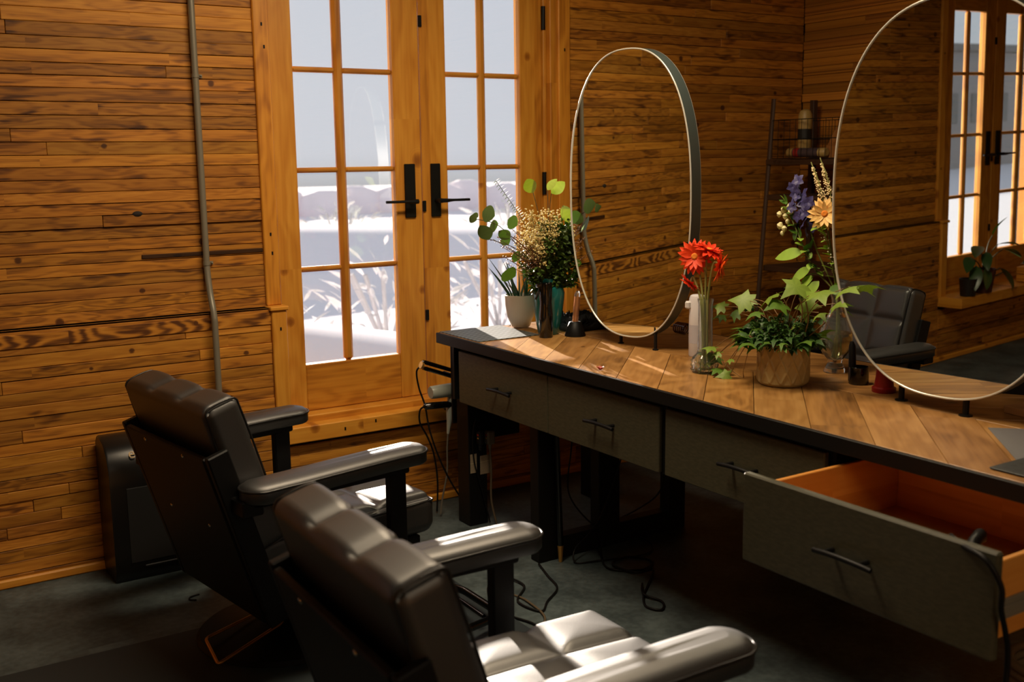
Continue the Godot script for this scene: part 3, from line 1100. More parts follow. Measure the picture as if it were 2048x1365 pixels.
func build_ivy() -> void:
	var c := Vector3(2.629, DESK, -2.447)
	var p := thing("potted_ivy", "bushy green ivy trailing from a pale pot with a raised diamond pattern", "potted plant", c)
	var pot := MB.new()
	var prof := []
	for i in 49:
		var t := i / 48.0
		var r := 0.083
		if t < 0.12:
			r = 0.083 - 0.014 * pow(1.0 - t / 0.12, 2.0)
		if t > 0.93:
			r = 0.083 - 0.006 * (t - 0.93) / 0.07
		prof.append(Vector2(r, t * 0.142))
	prof.insert(0, Vector2(0.0, 0.0))
	prof.append_array([Vector2(0.070, 0.143), Vector2(0.068, 0.12), Vector2(0.0, 0.118)])
	pot.lathe(prof, 168, Vector3.ZERO, 1.0, func(a: float, y: float) -> float:
		if y < 0.012 or y > 0.130:
			return 1.0
		var u := a * 14.0 / TAU
		var v := (y - 0.012) / 0.118 * 3.0
		var e := minf(absf(fposmod(u + v * 0.5, 1.0) - 0.5), absf(fposmod(u - v * 0.5, 1.0) - 0.5))
		return 1.0 + 0.14 * (0.3 - minf(e * 4.0, 0.5)))
	part("pot", pot.done(), mat(Color(0.66, 0.56, 0.35), 0.55), p)
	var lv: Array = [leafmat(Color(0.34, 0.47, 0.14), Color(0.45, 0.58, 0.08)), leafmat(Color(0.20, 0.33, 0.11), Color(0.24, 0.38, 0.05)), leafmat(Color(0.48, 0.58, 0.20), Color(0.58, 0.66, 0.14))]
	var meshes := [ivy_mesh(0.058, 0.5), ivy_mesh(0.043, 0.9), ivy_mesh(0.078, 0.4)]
	var stems := MB.new()
	# leaves singled out at the rim of the bush
	var spots := [[1.053, -2.734], [1.093, -2.686], [1.074, -2.654], [1.12, -2.627], [1.105, -2.569], [1.127, -2.554], [1.161, -2.464], [1.131, -2.437], [1.182, -2.407], [1.145, -2.374], [1.202, -2.362], [1.097, -2.446], [1.066, -2.5], [1.037, -2.601], [1.001, -2.642], [0.944, -2.657], [0.958, -2.682], [0.902, -2.705], [0.884, -2.644], [0.873, -2.608], [0.931, -2.598], [1.064, -2.381], [1.085, -2.34], [1.113, -2.301], [1.187, -2.274], [1.195, -2.216], [1.139, -2.282], [1.098, -2.512], [1.029, -2.532], [1.029, -2.466], [1.027, -2.411], [0.999, -2.379]]
	for q in spots:
		var off := rng.randf_range(-0.05, 0.05)
		if q[0] < 1.0:
			off = -0.08
		var at := Vector3(off, q[0] - DESK, q[1] - c.z)
		var dir := Vector3(rng.randf_range(-0.9, -0.1), rng.randf_range(-0.5, 0.1), (q[1] - c.z) * 4.0 + rng.randf_range(-0.4, 0.4))
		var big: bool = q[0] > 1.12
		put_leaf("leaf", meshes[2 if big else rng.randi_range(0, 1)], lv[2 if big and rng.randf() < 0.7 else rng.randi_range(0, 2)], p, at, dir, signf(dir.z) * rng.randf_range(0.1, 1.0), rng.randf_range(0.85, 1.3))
		var root := Vector3(rng.randf_range(-0.03, 0.03), 0.12, rng.randf_range(-0.04, 0.04))
		if q[0] < 1.0:
			root = Vector3(-0.06, 0.15, -0.055)
		stems.tube(curve([root, root.lerp(at, 0.5) + Vector3(0, 0.05 if q[0] > 1.0 else 0.03, 0), at], 4), 0.0014, 5)
	for i in 130:
		var a := rng.randf() * TAU
		var rr := sqrt(rng.randf()) * 0.125
		var at := Vector3(cos(a) * rr, 0.135 + rng.randf() * 0.085 * (1.0 - rr / 0.19), sin(a) * rr * 1.15 - 0.02)
		put_leaf("leaf", meshes[rng.randi_range(0, 1)], lv[rng.randi_range(0, 1)], p, at, Vector3(cos(a) - 0.4, rng.randf_range(-0.7, 0.5), sin(a)), rng.randf_range(-0.6, 0.6), rng.randf_range(0.75, 1.15))
	var small := MB.new()
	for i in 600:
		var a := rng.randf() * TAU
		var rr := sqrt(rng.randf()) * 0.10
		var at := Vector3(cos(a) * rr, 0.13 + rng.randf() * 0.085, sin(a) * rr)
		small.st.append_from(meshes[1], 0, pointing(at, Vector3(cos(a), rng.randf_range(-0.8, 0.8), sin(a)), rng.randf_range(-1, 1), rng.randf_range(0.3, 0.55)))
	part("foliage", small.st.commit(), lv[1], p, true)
	# the runner that reaches the glass vase
	var run := [Vector3(-0.03, 0.0, -0.15), Vector3(-0.03, 0.01, -0.19), Vector3(-0.03, 0.035, -0.24), Vector3(-0.03, 0.06, -0.275), Vector3(-0.03, 0.055, -0.325)]
	stems.tube(curve([Vector3(-0.07, 0.10, -0.09), Vector3(-0.06, 0.03, -0.12)] + run, 5), 0.0012, 5)
	for q in [[0.052, -0.350, 0.9], [0.048, -0.322, 1.2], [0.06, -0.30, 0.9], [0.055, -0.265, 0.9], [0.02, -0.20, 0.5], [0.03, -0.335, 1.1]]:
		put_leaf("leaf", meshes[0], lv[0], p, Vector3(-0.035, q[0], q[1]), Vector3(-0.5, rng.randf_range(-0.9, -0.2), rng.randf_range(-0.5, 0.3)), rng.randf_range(-0.4, 0.4), q[2])
	# pale stalks arching on the right
	for q in [[Vector3(0.0, 0.14, 0.05), Vector3(0.0, 0.24, 0.075), Vector3(0.0, 0.29, 0.06)], [Vector3(0.0, 0.14, 0.07), Vector3(0.0, 0.22, 0.10), Vector3(0.0, 0.29, 0.085)], [Vector3(0.02, 0.13, 0.04), Vector3(0.02, 0.21, 0.14), Vector3(0.0, 0.225, 0.17)]]:
		stems.tube(curve(q, 6), 0.0024, 6)
	part("stem", stems.done(), mat(Color(0.50, 0.38, 0.22), 0.6), p)

func gerbera(label: String, head: Vector3, face: Vector3, r: float, col: Color, group: String, foot: Vector3, mid: Vector3) -> void:
	var g := thing("gerbera", label, "flower", foot, 0.0, group)
	var pm := leafmat(col, col * 0.5, 0.55)
	var a := leaf_mesh(r, r * 0.36, 0.75, 0.12, 0.25, 6)
	var b := leaf_mesh(r * 0.8, r * 0.32, 0.75, -0.1, 0.25, 6)
	var f := face.normalized()
	var fx := (Vector3.UP if absf(f.y) < 0.9 else Vector3.RIGHT).cross(f).normalized()
	var fy := f.cross(fx)
	for ring in 2:
		var n := 19 if ring == 0 else 13
		for k in n:
			var t := TAU * k / n + ring * 0.15 + rng.randf_range(-0.05, 0.05)
			var dir := fx * cos(t) + fy * sin(t) + f * (rng.randf_range(-0.15, 0.12) + ring * 0.25)
			var o := piece("petal", a if ring == 0 else b, pm, g)
			var z := dir.normalized()
			var x := f.cross(z).normalized()
			o.transform = Transform3D(Basis(x, z.cross(x), z).scaled(Vector3.ONE * rng.randf_range(0.9, 1.05)), head - foot + z * r * 0.12)
	var ds := MB.new()
	ds.xf = pointing(head - foot + f * 0.002, f, 0.0) * Transform3D(Basis(Vector3.RIGHT, PI / 2), Vector3.ZERO)
	ds.lathe([Vector2(r * 0.22, -0.002), Vector2(r * 0.20, 0.003), Vector2(r * 0.12, 0.006), Vector2(0.0, 0.005)], 18)
	part("disc", ds.done(), mat(Color(0.86, 0.50, 0.12), 0.8), g)
	var st := MB.new()
	st.tube(curve([Vector3.ZERO, mid - foot, (head - f * 0.022) - foot, head - f * 0.004 - foot], 7), 0.0042, 7)
	part("stem", st.done(), mat(Color(0.55, 0.56, 0.30), 0.5), g)

func build_gerberas() -> void:
	var c := Vector3(2.559, DESK, -2.743)
	var v := thing("glass_vase", "tall clear glass bud vase with a knobbly base holding orange gerberas", "vase", c)
	var b := MB.new()
	b.lathe([Vector2(0, 0.0), Vector2(0.038, 0.0), Vector2(0.043, 0.004), Vector2(0.046, 0.02), Vector2(0.046, 0.04), Vector2(0.042, 0.054), Vector2(0.030, 0.064), Vector2(0.0255, 0.075), Vector2(0.025, 0.16), Vector2(0.0255, 0.24), Vector2(0.028, 0.257), Vector2(0.026, 0.2575), Vector2(0.0235, 0.24), Vector2(0.023, 0.08), Vector2(0.036, 0.05), Vector2(0.036, 0.014), Vector2(0.0, 0.010)], 40)
	part("bowl", b.done(), M.glass, v)
	var kn := MB.new()
	for row in 3:
		for k in 16:
			var t := TAU * (k + row * 0.5) / 16
			kn.xf = pointing(Vector3(cos(t) * 0.0455, 0.012 + row * 0.015, sin(t) * 0.0455), Vector3(cos(t), 0, sin(t)), 0.0) * Transform3D(Basis(Vector3.RIGHT, PI / 2), Vector3.ZERO)
			kn.lathe([Vector2(0.0045, 0.0), Vector2(0.003, 0.003), Vector2(0.0, 0.004)], 8)
	part("knobs", kn.done(), M.glass, v)
	var grp := "orange gerberas in the tall glass vase"
	gerbera("large open orange gerbera turned to the viewer, the biggest of the bunch", Vector3(2.535, 1.262, -2.775), Vector3(-0.75, 0.12, 0.45), 0.058, Color(0.93, 0.27, 0.05), grp, c + Vector3(-0.008, 0.02, -0.004), c + Vector3(-0.006, 0.24, -0.006))
	gerbera("upper orange gerbera seen edge on, behind the largest bloom", Vector3(2.56, 1.285, -2.73), Vector3(0.15, 0.75, 0.35), 0.055, Color(0.88, 0.22, 0.05), grp, c + Vector3(0.006, 0.02, -0.01), c + Vector3(0.004, 0.24, -0.006))
	gerbera("orange gerbera facing away to the right above the ivy", Vector3(2.56, 1.235, -2.678), Vector3(0.6, -0.15, 0.75), 0.056, Color(0.95, 0.36, 0.06), grp, c + Vector3(0.004, 0.02, 0.008), c + Vector3(0.003, 0.24, 0.006))
	gerbera("small drooping orange gerbera hanging lowest beside the mirror rim", Vector3(2.535, 1.168, -2.80), Vector3(-0.55, -0.65, -0.35), 0.043, Color(0.93, 0.26, 0.05), grp, c + Vector3(-0.012, 0.02, 0.006), c + Vector3(-0.010, 0.23, -0.01))

func build_bouquet() -> void:
	# teal vase with greenery
	var c := Vector3(2.606, DESK, -3.761)
	var v := thing("teal_vase", "glossy teal ceramic vase full of eucalyptus and white filler flowers", "vase", c)
	var b := MB.new()
	b.lathe([Vector2(0, 0), Vector2(0.042, 0), Vector2(0.046, 0.006), Vector2(0.058, 0.08), Vector2(0.068, 0.15), Vector2(0.070, 0.178), Vector2(0.064, 0.20), Vector2(0.046, 0.214), Vector2(0.038, 0.222), Vector2(0.037, 0.24), Vector2(0.033, 0.24), Vector2(0.033, 0.222), Vector2(0.06, 0.18), Vector2(0.04, 0.02), Vector2(0, 0.015)], 44)
	part("body", b.done(), mat(Color(0.09, 0.36, 0.35), 0.12, 0.0, 0.6), v)
	var top := Vector3(0, 0.23, 0)
	var mats: Array = [leafmat(Color(0.36, 0.46, 0.25), Color(0.30, 0.40, 0.12)), leafmat(Color(0.27, 0.36, 0.12), Color(0.36, 0.48, 0.08)), leafmat(Color(0.62, 0.68, 0.30), Color(0.42, 0.46, 0.17))]
	# eucalyptus: round leaves on thin stalks
	var e := thing("eucalyptus_sprig", "eucalyptus with round grey-green leaves reaching left out of the teal vase", "greenery", c)
	var rl := leaf_mesh(0.072, 0.068, 0.9, 0.1, 0.1, 9)
	var st := MB.new()
	for q in [[2.333, 1.373, 1.05], [2.368, 1.339, 0.85], [2.309, 1.277, 1.0], [2.441, 1.332, 0.9], [2.386, 1.279, 0.8], [2.459, 1.186, 0.8], [2.428, 1.25, 0.7], [2.44, 1.119, 1.15], [2.245, 1.359, 0.6], [2.25, 1.373, 0.4]]:
		var at := Vector3(q[0], q[1], -3.76 + rng.randf_range(-0.03, 0.05)) - c
		put_leaf("leaf", rl, mats[0], e, at, Vector3(rng.randf_range(-1, -0.2), rng.randf_range(-0.2, 0.5), rng.randf_range(-0.2, 0.3)), rng.randf_range(0.9, 1.5), q[2])
	st.tube(curve([top, Vector3(-0.12, 0.35, 0), Vector3(-0.24, 0.47, 0), Vector3(-0.36, 0.505, 0)], 6), 0.0016, 5)
	st.tube(curve([top, Vector3(-0.14, 0.36, 0.01), Vector3(-0.29, 0.42, 0)], 6), 0.0016, 5)
	st.tube(curve([top, Vector3(-0.10, 0.27, 0.03), Vector3(-0.165, 0.265, 0.04)], 6), 0.0016, 5)
	part("stem", st.done(), mat(Color(0.32, 0.28, 0.18), 0.6), e)
	var e2 := thing("eucalyptus_sprig", "pale sunlit eucalyptus leaves standing highest in the teal vase", "greenery", c)
	st = MB.new()
	var ol := leaf_mesh(0.088, 0.058, 0.85, 0.15, 0.15, 9)
	for q in [[2.535, 1.46, 1.0, -0.4], [2.64, 1.455, 0.9, 0.6], [2.655, 1.405, 0.9, 0.2], [2.60, 1.47, 0.7, 0.3], [2.755, 1.385, 0.85, -0.2], [2.745, 1.445, 0.8, 1.0], [2.62, 1.155, 0.9, 0.0]]:
		var at := Vector3(q[0], q[1], -3.76 + rng.randf_range(-0.03, 0.05)) - c
		put_leaf("leaf", ol, mats[2] if q[1] > 1.39 else mats[0], e2, at, Vector3(q[3], 0.5 if q[1] > 1.42 else -0.7, 0.2), rng.randf_range(0.7, 1.4), q[2])
		st.tube(curve([top, Vector3(at.x * 0.4, at.y * 0.75, at.z), at], 5), 0.0016, 5)
	part("stem", st.done(), mat(Color(0.32, 0.28, 0.18), 0.6), e2)
	# needle sprig
	var e3 := thing("needle_sprig", "thin sprig with paired narrow leaves against the bright door glass", "greenery", c)
	st = MB.new()
	var nl := leaf_mesh(0.02, 0.005, 0.8, 0.1, 0.0, 3)
	var line := curve([Vector3(2.56, 1.22, -3.79) - c, Vector3(2.505, 1.349, -3.8) - c, Vector3(2.449, 1.423, -3.8) - c, Vector3(2.377, 1.513, -3.8) - c], 8)
	st.tube(line, 0.0012, 5)
	part("stem", st.done(), mat(Color(0.2, 0.24, 0.17), 0.6), e3)
	for i in range(8, line.size()):
		for s in [-1.0, 1.0]:
			put_leaf("leaf", nl, mats[0], e3, line[i], Vector3(0.75 * s, 0.55 * s + 0.1, 0.2), 0.0, 1.0)
	# dark boxwood-like greenery, thousands of leaflets
	var g := thing("foliage_bunch", "dense dark green small-leaved foliage packed in the teal vase", "greenery", c)
	var tiny := leaf_mesh(0.024, 0.016, 0.8, 0.2, 0.2, 3)
	var mass := MB.new()
	var twigs := MB.new()
	for i in 85:
		var a := rng.randf() * TAU
		var sp := rng.randf_range(0.02, 0.155)
		var tip := Vector3(cos(a) * sp + 0.035, rng.randf_range(0.33, 0.50) - sp * 0.35, sin(a) * sp * 0.8)
		if tip.x < -0.06:
			tip.y -= 0.06
		var ln := curve([Vector3(cos(a) * 0.01, 0.22, sin(a) * 0.01), tip * Vector3(0.55, 0.72, 0.55), tip], 10)
		twigs.tube(ln, 0.0012, 4)
		for j in range(8, ln.size()):
			for k in 5:
				var d := Vector3(rng.randf_range(-1, 1), rng.randf_range(-0.4, 1), rng.randf_range(-1, 1))
				mass.st.append_from(tiny, 0, pointing(ln[j] + d * 0.006, d, rng.randf_range(-1, 1), rng.randf_range(0.7, 1.25)))
	part("twigs", twigs.done(), mat(Color(0.2, 0.15, 0.08), 0.7), g)
	part("leaflets", mass.st.commit(), mats[1], g, true)
	# brown twigs spreading to the left
	var tb := thing("brown_twigs", "fine reddish brown budding twigs spreading left of the cream blossoms", "twigs", c)
	var tm := MB.new()
	var tu := MB.new()
	for i in 30:
		var tip := Vector3(rng.randf_range(-0.26, -0.07), rng.randf_range(0.30, 0.47), rng.randf_range(-0.06, 0.08))
		var ln := curve([Vector3(0, 0.22, 0), tip * Vector3(0.5, 0.82, 0.5), tip], 8)
		tm.tube(ln, 0.0011, 4)
		for j in 16:
			tu.xf = Transform3D(Basis.IDENTITY, ln[rng.randi_range(6, ln.size() - 1)] + Vector3(rng.randf_range(-1, 1), rng.randf_range(-1, 1), rng.randf_range(-1, 1)) * 0.008)
			var s := rng.randf_range(0.0016, 0.0034)
			tu.lathe([Vector2(0, -s), Vector2(s, 0), Vector2(0, s * 1.5)], 5)
	part("twigs", tm.done(), mat(Color(0.30, 0.18, 0.09), 0.7), tb)
	part("buds", tu.done(), leafmat(Color(0.52, 0.36, 0.24), Color(0.4, 0.26, 0.14)), tb, true)
	# white and cream filler blossom
	var w := thing("filler_flowers", "airy cloud of tiny cream blossoms in the middle of the teal vase", "flowers", c)
	var bud := MB.new()
	var tw := MB.new()
	for i in 70:
		var a := rng.randf() * TAU
		var sp := sqrt(rng.randf()) * 0.105
		var tip := Vector3(cos(a) * sp - 0.05, rng.randf_range(0.42, 0.575) - sp * 0.5, sin(a) * sp * 0.8 + 0.01)
		var ln := curve([Vector3(0, 0.22, 0), tip * Vector3(0.6, 0.75, 0.6), tip], 8)
		tw.tube(ln, 0.0008, 4)
		for j in 22:
			var p: Vector3 = ln[rng.randi_range(9, ln.size() - 1)] + Vector3(rng.randf_range(-1, 1), rng.randf_range(-1, 1), rng.randf_range(-1, 1)) * 0.014
			bud.xf = Transform3D(Basis.IDENTITY, p)
			var s := rng.randf_range(0.0026, 0.0052)
			bud.lathe([Vector2(0, -s), Vector2(s, 0), Vector2(0, s)], 5)
	part("twigs", tw.done(), mat(Color(0.42, 0.33, 0.16), 0.7), w)
	part("blossoms", bud.done(), leafmat(Color(0.92, 0.88, 0.66), Color(0.9, 0.84, 0.5)), w, true)

func build_urn() -> void:
	var c := Vector3(2.915, DESK, -2.478)
	var v := thing("glass_urn", "footed clear glass vase with a round belly behind the large mirror", "vase", c)
	var b := MB.new()
	b.lathe([Vector2(0, 0), Vector2(0.036, 0), Vector2(0.038, 0.004), Vector2(0.034, 0.014), Vector2(0.024, 0.034), Vector2(0.026, 0.045), Vector2(0.048, 0.075), Vector2(0.058, 0.105), Vector2(0.058, 0.13), Vector2(0.048, 0.17), Vector2(0.028, 0.20), Vector2(0.019, 0.225), Vector2(0.018, 0.25), Vector2(0.026, 0.275), Vector2(0.024, 0.2755), Vector2(0.0155, 0.25), Vector2(0.0165, 0.225), Vector2(0.045, 0.168), Vector2(0.0555, 0.13), Vector2(0.0555, 0.105), Vector2(0.045, 0.077), Vector2(0.02, 0.05), Vector2(0, 0.046)], 40)
	part("body", b.done(), M.glass, v)
	var wt := MB.new()
	wt.lathe([Vector2(0, 0.05), Vector2(0.0195, 0.0525), Vector2(0.0445, 0.078), Vector2(0.055, 0.106), Vector2(0.055, 0.13), Vector2(0.0535, 0.138), Vector2(0, 0.138)], 32)
	var wm := mat(Color(0.93, 0.94, 0.82, 0.03), 0.0)
	wm.refraction_enabled = true
	wm.refraction_scale = 0.033
	wm.transparency = BaseMaterial3D.TRANSPARENCY_ALPHA
	part("water", wt.done(), wm, v)
	var green := leafmat(Color(0.58, 0.72, 0.26), Color(0.6, 0.72, 0.14))
	var green2 := leafmat(Color(0.28, 0.42, 0.13), Color(0.34, 0.48, 0.08))
	var stalk := mat(Color(0.46, 0.47, 0.22), 0.55)
	var foot := c + Vector3(0, 0.05, 0)
	var neck := c + Vector3(0, 0.25, 0)
	# blue delphinium
	var d := thing("delphinium", "dark blue delphinium spike leaning left above the ivy", "flower", foot)
	var fl := MB.new()
	var pet := leaf_mesh(0.016, 0.013, 0.8, 0.3, 0.2, 4)
	for i in 5:
		fl.st.append_from(pet, 0, Transform3D(Basis(Vector3.UP, TAU * i / 5) * Basis(Vector3.RIGHT, -0.35), Vector3.ZERO))
	var flower := fl.st.commit()
	var fm := leafmat(Color(0.24, 0.22, 0.42), Color(0.14, 0.12, 0.28))
	for q in [[1.52, -2.644], [1.513, -2.614], [1.491, -2.661], [1.486, -2.608], [1.469, -2.63], [1.47, -2.581], [1.452, -2.6], [1.44, -2.629], [1.436, -2.588], [1.423, -2.624], [1.441, -2.562], [1.415, -2.594], [1.42, -2.557], [1.394, -2.605], [1.39, -2.571], [1.357, -2.554], [1.339, -2.575], [1.50, -2.635], [1.46, -2.61], [1.43, -2.60], [1.405, -2.58], [1.37, -2.57]]:
		var o := piece("floret", flower, fm, d)
		var at := Vector3(2.86 + rng.randf_range(-0.02, 0.02), q[0], q[1]) - foot
		var dr := Vector3(-0.8 + rng.randf_range(-0.3, 0.3), rng.randf_range(-0.2, 0.5), rng.randf_range(-0.6, 0.8))
		o.transform = pointing(at, dr, 0.0, rng.randf_range(1.2, 1.7)) * Transform3D(Basis(Vector3.RIGHT, PI / 2), Vector3.ZERO)
	var st := MB.new()
	st.tube(curve([Vector3(0.01, 0, 0.01), neck - foot, Vector3(2.875, 1.30, -2.55) - foot, Vector3(2.86, 1.52, -2.63) - foot], 7), 0.003, 6)
	part("stem", st.done(), stalk, d)
	# two cream spikes
	for q in [["cream flower spike beside the mirror edge, the taller one", [[2.88, 1.572, -2.535], [2.88, 1.455, -2.488]]], ["cream flower spike left of its taller twin", [[2.88, 1.558, -2.573], [2.88, 1.45, -2.523]]]]:
		var s := thing("cream_spike", q[0], "flower", foot, 0.0, "cream spikes in the footed vase")
		var a := Vector3(q[1][0][0], q[1][0][1], q[1][0][2]) - foot
		var e := Vector3(q[1][1][0], q[1][1][1], q[1][1][2]) - foot
		var bl := MB.new()
		for i in 150:
			var t := rng.randf()
			var r := (0.004 + 0.013 * t) * sqrt(rng.randf())
			var an := rng.randf() * TAU
			bl.xf = Transform3D(Basis.IDENTITY, a.lerp(e, t) + Vector3(cos(an) * r, 0, sin(an) * r))
			var sz := rng.randf_range(0.002, 0.0038)
			bl.lathe([Vector2(0, -sz), Vector2(sz, 0), Vector2(0, sz)], 5)
		part("blossoms", bl.done(), leafmat(Color(0.94, 0.87, 0.68), Color(0.5, 0.44, 0.3)), s, true)
		var sm := MB.new()
		sm.tube(curve([Vector3(-0.005, 0, 0.0), neck - foot, e, a + (a - e).normalized() * 0.02], 6), 0.0022, 6)
		part("stem", sm.done(), stalk, s)
	gerbera("cream gerbera half hidden behind the edge of the large mirror", Vector3(2.87, 1.404, -2.505), Vector3(-0.75, 0.15, 0.45), 0.055, Color(0.97, 0.80, 0.48), "", foot, neck)
	# leafy branch with pale snapdragon buds
	var l := thing("snapdragon_branch", "leafy branch with pale buds reaching left from the footed vase", "flower", foot)
	var lf := leaf_mesh(0.098, 0.05, 0.8, 0.2, 0.15, 8)
	var sl := leaf_mesh(0.030, 0.019, 0.8, 0.2, 0.2, 5)
	var tip := Vector3(2.86, 1.44, -2.675) - foot
	var ln := curve([Vector3(0, 0, -0.01), neck - foot, Vector3(2.87, 1.22, -2.545) - foot, Vector3(2.87, 1.33, -2.62) - foot, tip], 8)
	var sm2 := MB.new()
	sm2.tube(ln, 0.0028, 6)
	part("stem", sm2.done(), stalk, l)
	for q in [[1.265, -2.60, -0.1, -1.0, 1.1], [1.215, -2.56, -0.5, -0.8, 0.9], [1.19, -2.545, -0.6, -0.7, 0.8], [1.175, -2.52, -0.5, -0.3, 0.8], [1.285, -2.56, 0.6, 0.3, 0.6], [1.16, -2.47, -0.2, 1.0, 0.7]]:
		put_leaf("leaf", lf, green if q[4] > 0.7 else green2, l, Vector3(2.87, q[0], q[1]) - foot, Vector3(-0.35, q[2], q[3]), signf(q[3]) * rng.randf_range(0.7, 1.1), q[4])
	for i in range(14, ln.size()):
		for k in 2:
			put_leaf("leaf", sl, green2 if (i + k) % 3 else green, l, ln[i], Vector3(rng.randf_range(-1, 0.4), rng.randf_range(-0.3, 1), rng.randf_range(-1, 1)), rng.randf_range(-0.5, 0.5), rng.randf_range(0.8, 1.4))
	var bd := MB.new()
	for q in [[1.422, -2.656, 0.011], [1.412, -2.68, 0.011], [1.396, -2.70, 0.010], [1.39, -2.672, 0.010], [1.356, -2.695, 0.012], [1.346, -2.675, 0.010], [1.33, -2.684, 0.008], [1.372, -2.66, 0.009], [1.405, -2.648, 0.010]]:
		bd.xf = Transform3D(Basis(Vector3(1, 0, 0.4).normalized(), rng.randf_range(-0.6, 0.6)), Vector3(2.86, q[0], q[1]) - foot)
		bd.lathe([Vector2(0, -q[2] * 1.3), Vector2(q[2] * 0.8, -q[2] * 0.5), Vector2(q[2], q[2] * 0.3), Vector2(q[2] * 0.4, q[2] * 1.1), Vector2(0, q[2] * 1.2)], 9)
	part("buds", bd.done(), leafmat(Color(0.90, 0.88, 0.66), Color(0.5, 0.48, 0.3)), l)
	# small white sprig along the mirror edge
	var s := thing("white_sprig", "sprig of tiny white blossoms running down beside the mirror edge", "flower", foot)
	var line := curve([Vector3(0, 0, 0.008), neck - foot, Vector3(2.88, 1.30, -2.495) - foot, Vector3(2.875, 1.365, -2.535) - foot], 8)
	sm2 = MB.new()
	sm2.tube(line, 0.002, 6)
	part("stem", sm2.done(), stalk, s)
	var bl := MB.new()
	for i in 70:
		bl.xf = Transform3D(Basis.IDENTITY, line[rng.randi_range(12, line.size() - 1)] + Vector3(rng.randf_range(-1, 1), rng.randf_range(-1, 1), rng.randf_range(-1, 1)) * 0.012)
		var sz := rng.randf_range(0.002, 0.004)
		bl.lathe([Vector2(0, -sz), Vector2(sz, 0), Vector2(0, sz)], 5)
	part("blossoms", bl.done(), leafmat(Color(0.80, 0.76, 0.66), Color(0.4, 0.38, 0.3)), s, true)
	for i in range(9, line.size()):
		put_leaf("leaf", sl, green, s, line[i], Vector3(rng.randf_range(-1, 0.2), rng.randf_range(-0.2, 1), rng.randf_range(-1, 1)), 0.0, rng.randf_range(0.8, 1.6))


# ---------------------------------------------------------------- things on the desk
func perforated() -> StandardMaterial3D:
	var im := Image.create(256, 256, false, Image.FORMAT_RGB8)
	im.fill(Color(0.33, 0.36, 0.36))
	var step := 256.0 / 12.0
	for j in 12:
		for i in 12:
			var cx := (i + 0.5) * step
			var cy := (j + 0.5) * step
			for y in range(int(cy - 7), int(cy + 8)):
				for x in range(int(cx - 7), int(cx + 8)):
					if (x - cx) * (x - cx) + (y - cy) * (y - cy) < 36.0 and x >= 0 and y >= 0 and x < 256 and y < 256:
						im.set_pixel(x, y, Color(0.10, 0.115, 0.115))
	var m := mat(Color.WHITE, 0.5)
	m.albedo_texture = ImageTexture.create_from_image(im)
	return m

func silicone_mat(label: String, a: Vector3, b: Vector3, m: Material) -> void:
	var t := thing("heat_mat", label, "mat", Vector3((a.x + b.x) * 0.5, DESK + a.y, (a.z + b.z) * 0.5), 0.0, "perforated mats on the desk")
	var k := MB.new()
	var s := (b - a).abs()
	k.box(Vector3(0, 0.002, 0), Vector3(s.x, 0.004, s.z), 0.0012, 0, 2, Vector2(0.9 / s.x, 0.9 / s.z), Vector2(0.5, 0.5))
	part("sheet", k.done(), m, t)

